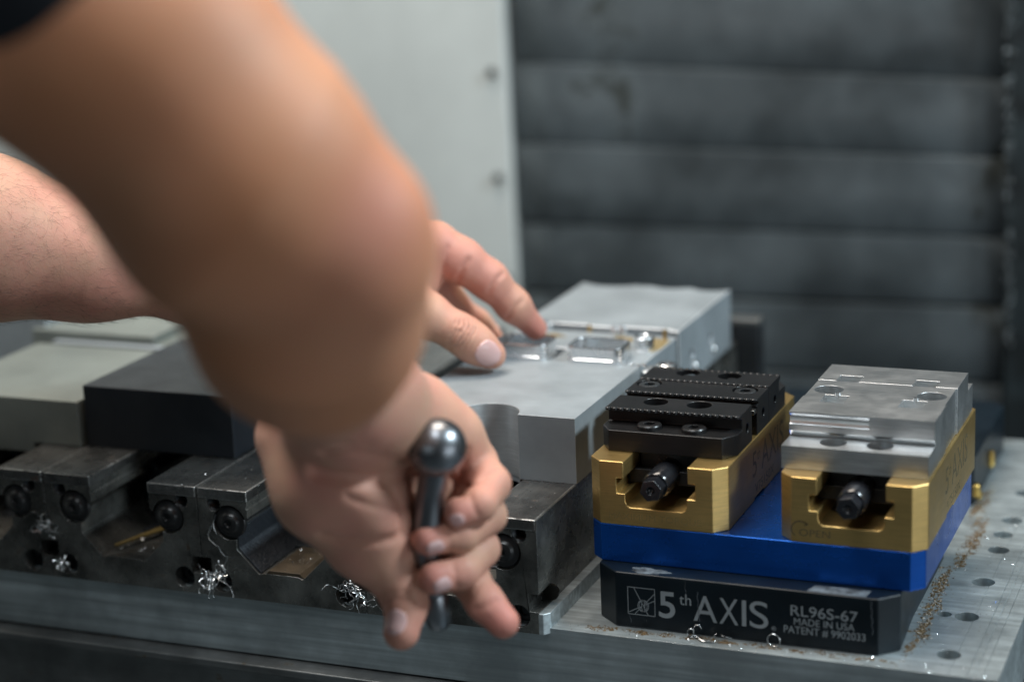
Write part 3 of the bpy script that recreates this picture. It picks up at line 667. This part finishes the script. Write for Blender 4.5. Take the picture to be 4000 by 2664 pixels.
tangle('short bright swarf bits beside the lower left round hole', [wander((-324+k*.8, -32, -43), 1.3, 6, (.8, -.1, .5*math.sin(k)), .7, 130+k) for k in range(13)], (-320, -31, -44), 0.2)
tangle('bright swarf nest left of the thumb below the middle vise', [wander((-141+k*.8, -32, -38-k*.25), 1.5, 9+k % 4, (.9*math.cos(k), -.1, -.6), .7, 160+k) for k in range(20)], (-135, -31, -44), 0.17)
# rust grains: scattered round the foot of the riser
def grains(name, pts_r, label, mat, org):
    bm = bmesh.new(); vs = []; fs = []
    base = [(1, 0, 0), (-.5, .85, 0), (-.5, -.85, 0), (0, 0, .9)]
    for x, y, z, r in pts_r:
        a = rng.uniform(0, 6.28); c, s = math.cos(a), math.sin(a); k = len(vs)
        for bx, by, bz in base: vs.append((x+(bx*c-by*s)*r*rng.uniform(.6, 1.3), y+(bx*s+by*c)*r*rng.uniform(.6, 1.3), z+bz*r*.55))
        fs += [(k, k+1, k+3), (k+1, k+2, k+3), (k+2, k, k+3)]
    me = bpy.data.meshes.new(name); me.from_pydata(vs, [], fs)
    return tag(obj(name, me, mat, org=org, kind='stuff'), label, 'rust grains')
G = []
cl_ = [(rng.uniform(-2, 160), rng.normal(-18.6, 1.3), rng.uniform(.5, 2.6)) for k in range(95)]
for cx_, cy_, sp in cl_:
    if cy_ > -15.2: cy_ = -15.6
    for j in range(int(rng.integers(4, 26))):
        y = min(cy_+rng.normal(0, sp*.45), -14.6)
        if y < -26.3: continue
        G.append((cx_+rng.normal(0, sp), y, ZT+.05, abs(rng.normal(.33, .22))+.1))
for k in range(260):
    y0_ = rng.uniform(-14, 250); x_c = 163.5+1.8*math.sin(y0_*.05)+rng.normal(0, 1.9)+(3 if y0_ > 120 else 0); sp = rng.uniform(.5, 2.2)
    if y0_ > 200: x_c = 160+rng.normal(0, 2)
    for j in range(int(rng.integers(4, 24))):
        x = max(x_c+rng.normal(0, sp*.7), 159.8 if y0_ < 0 else 157.4)
        G.append((x, y0_+rng.normal(0, sp*2), ZT+.05, abs(rng.normal(.36, .26))+.1))
for k in range(500): G.append((rng.uniform(160, 205), rng.uniform(-22, 240), ZT+.04, abs(rng.normal(0.1, .12))+.05))
stm = bmesh.new()
for x, y, z, r in G[::40]:
    if x > 170: continue
    q = rng.uniform(.5, 1.9); prism([(x+q*rng.uniform(.5, 1.1)*math.cos(a), max(y, -26)+q*rng.uniform(.5, 1.1)*math.sin(a)) for a in np.linspace(0, 6.28, 9, endpoint=False)], 'z', ZT-.1, ZT+.02+rng.uniform(0, .015), stm)
tag(obj('rust_stain', stm, 'rust', org=(80, 0, ZT), kind='stuff'), 'brown rust stains on the table round the riser base', 'rust stains')
C2 = [(rng.uniform(-330, -26), rng.uniform(-29, 14), 9.4, abs(rng.normal(.16, .12))+.05) for k in range(160)]
C2 += [(rng.uniform(-18, 205), rng.uniform(-26, -15), ZT+.05, abs(rng.normal(.16, .14))+.05) for k in range(150)]
C2 += [(rng.uniform(160, 205), rng.uniform(-20, 200), ZT+.05, abs(rng.normal(.14, .12))+.05) for k in range(160)]
C2 += [(rng.uniform(-290, -262), rng.uniform(-20, 8), -37.3, abs(rng.normal(.3, .2))+.08) for k in range(40)]
C2 += [(rng.uniform(-185, -166), rng.uniform(-28, 8), -35.2, abs(rng.normal(.25, .2))+.08) for k in range(40)]
grains('fine_chips', C2, 'fine bright metal chips scattered on the vise tops and the table', 'shaving', (0, 0, ZT))
grains('rust_grains', G, 'brown rusty grains scattered round the foot of the black riser base', 'rust', (80, 0, ZT))
# ================================================================== PERSON (both arms, shirt) AND THE BALL HANDLE
D = 4000/2354.0
def smin(a, b, k):
    h = np.maximum(k-np.abs(a-b), 0)/k
    return np.minimum(a, b)-h*h*k*0.25
class Field:
    def __init__(s): s.p = []; s.g = []
    def cap(s, a, b, ra, rb, k=3.0, grp=0, sq=None):
        s.p.append((np.array(a, float), np.array(b, float), ra, rb, k, grp, sq))
    def chain(s, pts, k=3.0, k0=6.0, grp=0):
        for i in range(len(pts)-1):
            (a, ra), (b, rb) = pts[i], pts[i+1]
            s.cap(a, b, ra, rb, k0 if i == 0 else k, grp)
    def groove(s, pts, w, dep): s.g.append((np.array(pts, float), w, dep))
    @staticmethod
    def seg(P, a, b):
        ab = b-a; L = ab@ab
        h = np.clip(((P-a)@ab)/L, 0, 1) if L > 1e-9 else np.zeros(len(P))
        return np.linalg.norm(P-a-h[:, None]*ab, axis=1), h
    def pd(s, P, q):
        a, b, ra, rb, k, g, sq = q
        if sq is not None:                    # flattened: squeeze distances along direction sq[0] by factor sq[1]
            n, f = sq; c = (a+b)/2
            P = P+np.outer((P-c)@n*(f-1), n)
            d, h = s.seg(P, a+n*((a-c)@n*(f-1)), b+n*((b-c)@n*(f-1)))
            return (d-(ra+(rb-ra)*h))/max(1, f)*1.0
        d, h = s.seg(P, a, b)
        return d-(ra+(rb-ra)*h)
    def ev(s, P, idx=None, grooves=True):
        # groups: primitives blend inside their group with their own k; groups blend with k=2.0
        out = {}
        for i in (range(len(s.p)) if idx is None else idx):
            q = s.p[i]; d = s.pd(P, q); g = q[5]
            out[g] = d if g not in out else smin(out[g], d, q[4])
        if not out: return np.full(len(P), 1e3)
        ks = list(out); r = out[ks[0]] if 0 not in out else out[0]
        for g in ks:
            if out[g] is r: continue
            r = smin(r, out[g], 1.6 if g < 100 else 14.0)
        if grooves:
            for pts, w, dep in s.g:
                c = pts.mean(0); R = np.linalg.norm(pts-c, axis=1).max()+4*w
                m = np.linalg.norm(P-c, axis=1) < R
                if not m.any(): continue
                Q = P[m]; dm = np.full(len(Q), 1e3)
                for a, b in zip(pts, pts[1:]): dm = np.minimum(dm, s.seg(Q, a, b)[0])
                r[m] = r[m]+dep*np.exp(-(dm/w)**2)
        return r
def mesh_field(F, vox, lo, hi, N=16):
    lo = np.array(lo, float); B = vox*N; nb = np.ceil((np.array(hi)-lo)/B).astype(int)
    ii = np.stack(np.meshgrid(*[np.arange(n) for n in nb], indexing='ij'), -1).reshape(-1, 3)
    cen = lo+(ii+.5)*B; half = B*.87+1
    dist = np.stack([F.pd(cen, q) for q in F.p], 1)
    act = np.where(dist.min(1) < half+14)[0]
    ax = np.arange(N+1); g = np.stack(np.meshgrid(ax, ax, ax, indexing='ij'), -1).reshape(-1, 3)
    KX, KY, KZ = 1 << 40, 1 << 20, 1
    keys, vpos, quads = [], [], []
    for b in act:
        idx = np.where(dist[b] < half+46)[0]
        org = lo+ii[b]*B
        v = F.ev(org+g*vox, idx).reshape(N+1, N+1, N+1)
        if v.min() > 0 or v.max() < 0: continue
        s = v < 0
        cnt = np.zeros((N, N, N), int); acc = np.zeros((N, N, N, 3)); num = np.zeros((N, N, N))
        for axx in range(3):
            for o1 in (0, 1):
                for o2 in (0, 1):
                    sl0 = [slice(0, N)]*3; oth = [a for a in range(3) if a != axx]
                    sl0[oth[0]] = slice(o1, N+o1); sl0[oth[1]] = slice(o2, N+o2); sl1 = list(sl0); sl1[axx] = slice(1, N+1)
                    v0, v1 = v[tuple(sl0)], v[tuple(sl1)]; c = (v0 < 0) != (v1 < 0)
                    t = np.where(c, v0/(v0-v1+1e-12), 0)
                    num += c; acc[..., axx] += c*t; acc[..., oth[0]] += c*o1; acc[..., oth[1]] += c*o2
        m = num > 0; c = np.argwhere(m); gi = ii[b]*N+c
        keys.append(gi[:, 0]*KX+gi[:, 1]*KY+gi[:, 2]); vpos.append(org+(c+acc[m]/num[m][:, None])*vox)
        for axx in range(3):
            sl1 = [slice(0, N)]*3; sl1[axx] = slice(1, N+1)
            s0 = s[:N, :N, :N]; s1 = s[tuple(sl1)]; e = np.argwhere(s0 != s1)
            if not len(e): continue
            ge = ii[b]*N+e; flip = s0[tuple(e.T)]
            o = [np.zeros(3, int) for _ in range(4)]; u, w = (axx+1) % 3, (axx+2) % 3
            o[1][u] = -1; o[2][u] = -1; o[2][w] = -1; o[3][w] = -1
            kk = np.stack([(ge+q)[:, 0]*KX+(ge+q)[:, 1]*KY+(ge+q)[:, 2] for q in o], 1)
            kk[~flip] = kk[~flip][:, ::-1]
            quads.append(kk)
    keys = np.concatenate(keys); vpos = np.concatenate(vpos); quads = np.concatenate(quads)
    od = np.argsort(keys); ks = keys[od]; p = np.searchsorted(ks, quads); p = np.clip(p, 0, len(ks)-1)
    ok = (ks[p] == quads).all(1); f = od[p[ok]]
    return vpos, f
def to_mesh(name, V, Fq):
    me = bpy.data.meshes.new(name); me.vertices.add(len(V)); me.vertices.foreach_set('co', V.astype(np.float32).ravel())
    me.loops.add(len(Fq)*4); me.loops.foreach_set('vertex_index', Fq.astype(np.int32).ravel())
    me.polygons.add(len(Fq)); me.polygons.foreach_set('loop_start', np.arange(0, len(Fq)*4, 4, dtype=np.int32))
    me.update(calc_edges=True); me.validate(); return me
A5 = lambda x, y, d: at(900+x/1.3067, 1400+y/1.3067, d)      # right hand
A6 = lambda x, y, d: at(1550+x/2.24, 800+y/2.24, d)          # left hand
AD = lambda x, y, d: at(x*D, y*D, d)
F = Field()
# --- right arm: shoulder, elbow close to the lens, forearm running away to the wrist
sh_r = AD(-560, -560, 700)
F.cap(sh_r, AD(-120, -95, 690), 62, 48.5, 24, 0)
F.cap(AD(-120, -95, 690), AD(335, 155, 705), 47.5, 48, 14, 0)
F.cap(AD(335, 155, 705), AD(560, 425, 716), 48, 49.5, 14, 0)
F.cap(AD(560, 425, 716), AD(745, 562, 728), 49.5, 34, 14, 0)
F.cap(AD(838, 535, 722), AD(848, 575, 726), 16, 16, 26, 0)
F.cap(AD(745, 562, 728), AD(696, 650, 755), 35, 45, 14, 0)
F.cap(AD(694, 650, 755), AD(706, 725, 790), 45, 43.5, 14, 0)
F.cap(AD(706, 725, 790), AD(724, 778, 835), 43.5, 39, 14, 0)
F.cap(AD(724, 778, 835), AD(765, 905, 930), 37, 25, 12, 0)
# --- right hand (palm to the lens, fingers closed round the shaft)
H = 966
F.cap(A5(640, 180, 930), A5(520, 480, H-6), 27, 24, 16, 0)
F.cap(A5(640, 180, 930), A5(900, 330, H+2), 27, 22, 16, 0)
F.cap(A5(900, 300, H+2), A5(1120, 390, H+14), 19, 15.5, 12, 0)          # edge of the palm under the ball
F.cap(A5(960, 260, H+12), A5(1235, 540, H+24), 15, 13, 10, 0)
F.cap(A5(350, 400, H+2), A5(470, 640, H-4), 21, 23, 14, 0)              # thumb side
F.cap(A5(500, 680, H-6), A5(700, 900, H+2), 24, 20, 12, 0)
F.cap(A5(740, 560, H+10), A5(860, 860, H+18), 24, 20, 14, 0)            # palm
F.cap(A5(1000, 560, H+24), A5(1040, 900, H+30), 17, 16, 12, 0)
F.cap(A5(1180, 600, H+28), A5(1130, 1010, H+30), 12, 12, 8, 0)
F.cap(A5(640, 640, H-18), A5(740, 800, H-14), 14, 13, 12, 0)
# thumb
F.chain([(A5(720, 940, H+2), 18), (A5(850, 1120, H+2), 11.5), (A5(900, 1250, H-2), 9.0), (A5(872, 1395, H-8), 8.6)], 7, 12, 0)
# fingers
F.chain([(A5(1235, 540, H+24), 12), (A5(1330, 640, H+10), 9.3), (A5(1270, 745, H-6), 8.0), (A5(1165, 785, H-11), 7.3)], 3, 8, 1)
F.chain([(A5(1230, 690, H+28), 11.5), (A5(1318, 800, H+12), 8.6), (A5(1180, 905, H-4), 7.6), (A5(1000, 928, H-11), 7.0)], 3, 8, 2)
F.chain([(A5(1190, 850, H+28), 11.5), (A5(1278, 970, H+14), 9.0), (A5(1180, 1085, H-2), 8.2), (A5(1040, 1120, H-9), 7.8)], 3, 8, 3)
F.chain([(A5(1150, 980, H+26), 11.5), (A5(1215, 1120, H+14), 9.5), (A5(1300, 1245, H+6), 8.8), (A5(1392, 1345, H+2), 7.9)], 4, 8, 4)
# creases
def G5(pts, w, dep, d=H-22): F.groove([A5(x, y, d) for x, y in pts], w, dep)
# --- left arm
sh_l = at(-2600, -900, 1010)
F.cap(sh_l, at(-1500, 700, 1090), 62, 52, 30, 0)
F.cap(at(-1500, 700, 1090), at(-60, 930, 1105), 50, 42, 20, 0)
F.cap(at(-60, 930, 1105), at(330, 1010, 1118), 42, 31, 20, 0)
F.cap(at(330, 1010, 1118), at(800, 1082, 1140), 31, 22.5, 20, 0)
F.cap(at(800, 1082, 1140), at(1130, 1080, 1160), 24, 23, 20, 0)
F.cap(at(1130, 1060, 1160), at(1480, 1010, 1195), 23, 20, 20, 0)       # back of the hand
F.cap(at(1130, 1110, 1165), at(1450, 1130, 1190), 21, 17, 16, 0)
LD = 1190
F.cap(A6(-150, 420, LD+6), A6(330, 370, LD+12), 22, 15.5, 14, 0)
F.cap(A6(-150, 600, LD+4), A6(180, 640, LD+16), 20, 15, 14, 0)
F.cap(A6(-200, 800, LD-6), A6(80, 850, LD-4), 20, 14, 12, 0)
# thumb
F.chain([(A6(-100, 790, LD-4), 17), (A6(250, 960, LD-6), 12.2), (A6(560, 1130, LD-6), 10.0), (A6(700, 1230, LD-5), 9.6), (A6(838, 1318, LD-3), 7.9)], 9, 12, 5)
# index
F.chain([(A6(330, 375, LD+12), 15.5), (A6(560, 490, LD+14), 12.6), (A6(800, 655, LD+20), 10.9), (A6(1020, 880, LD+28), 9.4), (A6(1215, 1085, LD+42), 7.0)], 7, 10, 6)
# middle, ring, little fingers in the shade behind
F.chain([(A6(250, 560, LD+34), 13), (A6(470, 860, LD+46), 10), (A6(690, 1060, LD+54), 9), (A6(830, 1190, LD+58), 8)], 5, 10, 7)
F.chain([(A6(200, 660, LD+44), 12), (A6(480, 860, LD+56), 9.5), (A6(700, 1040, LD+66), 8.5), (A6(800, 1130, LD+70), 8)], 5, 10, 8)
F.chain([(A6(150, 740, LD+50), 11), (A6(350, 920, LD+62), 8.5), (A6(500, 1060, LD+72), 7.5)], 5, 10, 9)
# shoulder girdle joining both arms inside the shirt
mid = (sh_r+sh_l)/2+np.array([-120, -60, 40])
F.cap(sh_r, mid, 60, 70, 40, 0); F.cap(mid, sh_l, 70, 58, 40, 0)
# finger creases of the left hand
def fold(a, b, w, dep, dd=0, n=7, bow=0.0):
    """crease on the skin between two sight lines: follow the surface"""
    pts = []
    for i in range(n):
        f = i/(n-1); x = a[0]+(b[0]-a[0])*f; y = a[1]+(b[1]-a[1])*f
        nx, ny = -(b[1]-a[1]), (b[0]-a[0]); L = math.hypot(nx, ny); o = bow*4*f*(1-f)
        pts.append(hit(x+nx/L*o, y+ny/L*o, a[2]))
    F.groove([p for p in pts if p is not None], w, dep)
def hit(x, y, which):
    fn, lo, hi = (A6, 1100, 1290) if which == 6 else (A5, 880, 1030)
    ds = np.linspace(lo, hi, 120); P = np.array([fn(x, y, d) for d in ds]); v = F.ev(P, grooves=False); s = np.where(v < 0)[0]
    return P[s[0]] if len(s) else None
fold((630, 480, 6), (525, 690, 6), 1.2, 2.3, n=14, bow=12)
fold((925, 600, 6), (800, 770, 6), 1.1, 1.7, n=14, bow=8)
fold((1100, 840, 6), (965, 985, 6), 1.1, 1.6, n=14, bow=6)
fold((445, 370, 6), (400, 560, 6), 1.6, .9)
for k, (a, b) in enumerate((((600, 1010), (460, 1250)), ((640, 1030), (500, 1260)), ((560, 1020), (475, 1130)), ((690, 1085), (560, 1255)), ((610, 1060), (540, 1110)))):
    fold((*a, 6), (*b, 6), 0.85, 1.0, bow=(18, -16, 22, -8, -12)[k])
for a, b, w, dep, bw in (((440, 580), (930, 590), 3.4, 4.6, 30), ((480, 490), (880, 545), 2.6, 3.0, -30), ((790, 610), (880, 890), 2.6, 3.6, -35), ((800, 560), (900, 760), 2.0, 2.2, 15), ((470, 900), (850, 915), 2.4, 2.2, 22),
                         ((860, 590), (940, 800), 1.5, 1.5, 12), ((1210, 470), (1200, 650), 2.0, 2.2, 20), ((1210, 660), (1350, 575), 1.4, 1.5, 6), ((770, 1200), (900, 1190), 1.5, 1.0, 5),
                         ((560, 430), (700, 440), 2.0, 1.0, 8), ((1225, 690), (1265, 800), 1.1, 1.1, 8), ((1110, 850), (1130, 990), 1.0, 1.0, 8), ((1140, 1045), (1165, 1180), 1.0, 1.0, 8), ((1250, 1280), (1360, 1235), 1.2, 1.2, 6), ((780, 1240), (940, 1230), 1.2, 1.0, -6), ((600, 700), (880, 760), 1.6, 1.2, 25), ((1010, 480), (1180, 700), 2.0, 1.6, -20)):
    fold((*a, 5), (*b, 5), w, dep, bow=bw)
lo_ = np.min([np.minimum(q[0], q[1])-max(q[2], q[3])-6 for q in F.p], 0); hi_ = np.max([np.maximum(q[0], q[1])+max(q[2], q[3])+6 for q in F.p], 0)
V, Q = mesh_field(F, 1.3, lo_, hi_)
person = thing('person', tuple(mid), 'person in a black short sleeved shirt reaching in, right fist round a ball handle', 'person')
me = to_mesh('body', V, Q)
fl = np.zeros(len(V))
for c, r, s in ((AD(838, 505, 700), 24, .55), (A6(1215, 1085, LD+36), 20, .8), (A6(850, 700, LD+8), 26, .4), (A6(400, 450, LD), 22, .4), (A5(1165, 785, H-18), 13, .75), (A5(1000, 928, H-18), 13, .8), (A5(1040, 1120, H-18), 14, .8), (A5(1392, 1345, H-4), 16, .85),
                (A5(900, 1380, H-10), 16, .6), (A5(800, 840, H-10), 20, .4), (A5(1290, 600, H), 18, .4), (A5(560, 620, H-25), 22, .3), (A6(830, 1250, LD-10), 12, .35)):
    fl = np.maximum(fl, s*np.exp(-(np.linalg.norm(V-c, axis=1)/r)**2))
at_ = me.attributes.new('flush', 'FLOAT', 'POINT')
me_v = len(me.vertices); at_.data.foreach_set('value', fl[:me_v].astype(np.float32))
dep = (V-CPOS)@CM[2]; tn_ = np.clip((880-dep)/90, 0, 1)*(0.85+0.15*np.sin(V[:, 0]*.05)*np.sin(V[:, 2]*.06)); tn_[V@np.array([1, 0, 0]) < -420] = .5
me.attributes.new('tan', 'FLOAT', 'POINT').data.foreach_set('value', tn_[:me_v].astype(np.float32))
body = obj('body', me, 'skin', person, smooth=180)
for mi in (body,):
    sm = mi.modifiers.new('soften', 'SMOOTH'); sm.factor = 0.3; sm.iterations = 1
# --- nails
def nail(fn, c, tipdir, wid, ln, axis_end, r, label=None):
    """plate bent round the finger: c = centre on the skin (photo sight line + depth search)"""
    p = hit(*c); 
    if p is None: return
    e = 0.6; g = np.array([F.ev(np.array([p+dv*e, p-dv*e]), grooves=False) for dv in np.eye(3)])
    n = (g[:, 0]-g[:, 1]); n /= np.linalg.norm(n)
    t = np.array(tipdir, float); t -= n*(t@n); t /= np.linalg.norm(t); s = np.cross(t, n)
    bm = bmesh.new(); NA, NB = 14, 12; grid = []
    for i in range(NA+1):
        row = []
        for j in range(NB+1):
            a = -1+2*i/NA; b = -1+2*j/NB
            a2 = a*math.sqrt(max(0, 1-b*b*.42)); b2 = b*math.sqrt(max(0, 1-a*a*.42))
            q = p+s*a2*wid/2+t*b2*ln/2
            for _ in range(6):
                d = F.ev(q[None], grooves=False)[0]; q = q-n*(d-0.25+0.22*max(abs(a), abs(b))**4)*.8
            row.append(bm.verts.new(q))
        grid.append(row)
    for i in range(NA):
        for j in range(NB): bm.faces.new((grid[i][j], grid[i+1][j], grid[i+1][j+1], grid[i][j+1]))
    bmesh.ops.recalc_face_normals(bm, faces=bm.faces[:])
    o = obj('finger_nail', bm, 'nail', person, smooth=180)
    sd = o.modifiers.new('thick', 'SOLIDIFY'); sd.thickness = 0.0005; sd.offset = 0
def dir5(a, b): return A5(b[0], b[1], H)-A5(a[0], a[1], H)
nail(A6, (800, 1305, 6), A6(880, 1370, LD)-A6(740, 1235, LD), 14.5, 16.0, None, 9)
nail(A5, (842, 1345, 5), dir5((850, 1300), (830, 1450)), 10.5, 12.0, None, 9)
nail(A5, (1155, 822, 5), dir5((1220, 790), (1110, 830)), 6.5, 7.5, None, 7)
nail(A5, (1045, 965, 5), dir5((1120, 950), (980, 970)), 7.5, 9.0, None, 7)
nail(A5, (1080, 1155, 5), dir5((1150, 1130), (1000, 1165)), 8.0, 9.0, None, 7)
# --- black shirt: sleeves and torso
S = Field()
S.cap(AD(44, -98, 699), sh_r, 60, 80, 30, 0); S.cap(at(-1700, 560, 1075), sh_l, 64, 72, 30, 0)
S.cap(sh_r, mid, 78, 105, 50, 0); S.cap(mid, sh_l, 105, 74, 50, 0)
S.cap(mid+np.array([0, 0, -40]), mid+np.array([-70, -60, -420]), 140, 150, 60, 0)
lo_ = np.min([np.minimum(q[0], q[1])-max(q[2], q[3])-12 for q in S.p], 0); hi_ = np.max([np.maximum(q[0], q[1])+max(q[2], q[3])+12 for q in S.p], 0)
V2, Q2 = mesh_field(S, 7.0, lo_, hi_, 8)
obj('shirt', to_mesh('shirt', V2, Q2), 'shirt', person, smooth=180)
# --- hair on the left forearm
hv = []; hf = []
tree_a, tree_b = at(-60, 930, 1105), at(800, 1082, 1140)
hg = np.random.default_rng(5)
axis_dir = (tree_b-tree_a)/np.linalg.norm(tree_b-tree_a)
sel = np.where((V@axis_dir > tree_a@axis_dir-25) & (V@axis_dir < tree_b@axis_dir) & (V[:, 0] < -120) & (np.linalg.norm(V-CPOS, axis=1) > 1050))[0]
if len(sel):
    pick = hg.choice(sel, 2600)
    for vi in pick:
        p = V[vi]; g = F.ev(p+np.array([[.6, 0, 0], [-.6, 0, 0], [0, .6, 0], [0, -.6, 0], [0, 0, .6], [0, 0, -.6]]), grooves=False)
        n = np.array([g[0]-g[1], g[2]-g[3], g[4]-g[5]]); n /= np.linalg.norm(n)
        if n@(CPOS-p)/np.linalg.norm(CPOS-p) < -0.35: continue
        t = axis_dir*hg.uniform(.5, 1)+hg.normal(0, .55, 3); t -= n*(t@n); t /= np.linalg.norm(t); cv = np.cross(n, t)*hg.choice([-1, 1])*hg.uniform(.2, 1.4)
        Ln = hg.uniform(5, 12); pts = []
        for k in range(6):
            f = k/5; pts.append(p+n*(0.3+f*Ln*.24*(1-f*.35))+t*Ln*f*(1-.35*f*abs(hg.normal(0, .1)))+cv*Ln*.33*f*f)
        k0 = len(hv)
        for k, q in enumerate(pts):
            d = pts[min(k+1, 5)]-pts[max(k-1, 0)]; d /= np.linalg.norm(d); u = np.cross(d, n); u /= np.linalg.norm(u); w = np.cross(d, u); r = .042*(1-.75*k/5)
            for m in range(3): hv.append(q+(u*math.cos(m*2.094)+w*math.sin(m*2.094))*r)
        for k in range(5):
            for m in range(3): hf.append((k0+k*3+m, k0+k*3+(m+1) % 3, k0+k*3+3+(m+1) % 3, k0+k*3+3+m))
    hm = bpy.data.meshes.new('arm_hair'); hm.from_pydata([tuple(q) for q in hv], [], hf)
    obj('arm_hair', hm, 'hair', person, kind='stuff', smooth=180)
# --- ball handle held in the right fist
hd = H-14
ball = A5(1056, 454, hd-9); s0 = A5(1050, 545, hd-6); s1 = A5(1018, 700, hd+3); s2 = A5(995, 960, hd+10); s3 = A5(1035, 1190, hd+20); s4 = A5(1062, 1330, hd+28)
wr = thing('ball_handle', tuple(s4), 'steel lever with a ball end gripped in the right fist', 'handle')
bm = bmesh.new(); bmesh.ops.create_uvsphere(bm, u_segments=48, v_segments=24, radius=13.9, matrix=Matrix.Translation(Vector(ball)))
obj('ball', bm, 'chrome', wr, smooth=180)
def rtube(pts, n=28):
    P = []; 
    for (a, ra), (b, rb) in zip(pts, pts[1:]):
        for f in np.linspace(0, 1, 7)[:-1]: P.append((a+(b-a)*f, ra+(rb-ra)*f))
    P.append(pts[-1]); C3 = np.array([p for p, r in P]); R3 = np.array([r for p, r in P])
    for _ in range(3): C3[1:-1] = (C3[:-2]+C3[1:-1]*2+C3[2:])/4
    bm = bmesh.new(); prev = None; last = None
    for i, (p, r) in enumerate(zip(C3, R3)):
        d = Vector(C3[min(i+1, len(C3)-1)]-C3[max(i-1, 0)]).normalized(); u = d.orthogonal().normalized() if last is None else (last-d*last.dot(d)).normalized()
        last = u; w = d.cross(u); ring = [bm.verts.new(Vector(p)+(u*math.cos(2*math.pi*k/n)+w*math.sin(2*math.pi*k/n))*r) for k in range(n)]
        if prev:
            for k in range(n): bm.faces.new((prev[k], prev[(k+1) % n], ring[(k+1) % n], ring[k]))
        else: bm.faces.new(ring[::-1])
        prev = ring
    bm.faces.new(prev); bmesh.ops.recalc_face_normals(bm, faces=bm.faces[:]); return bm
obj('shaft', rtube([(s0, 7.0), (s1, 7.0), (s2, 7.2), (s3, 6.4)]), 'chrome', wr, smooth=60)
dd = Vector(s4-s3).normalized()
obj('socket', lathe([(0, 0), (5.8, 0), (6.4, .8), (6.6, 12), (6.0, 18.5), (5.0, 20), (0, 20)], tuple(s3), tuple(dd), 32), 'chrome', wr, smooth=40)
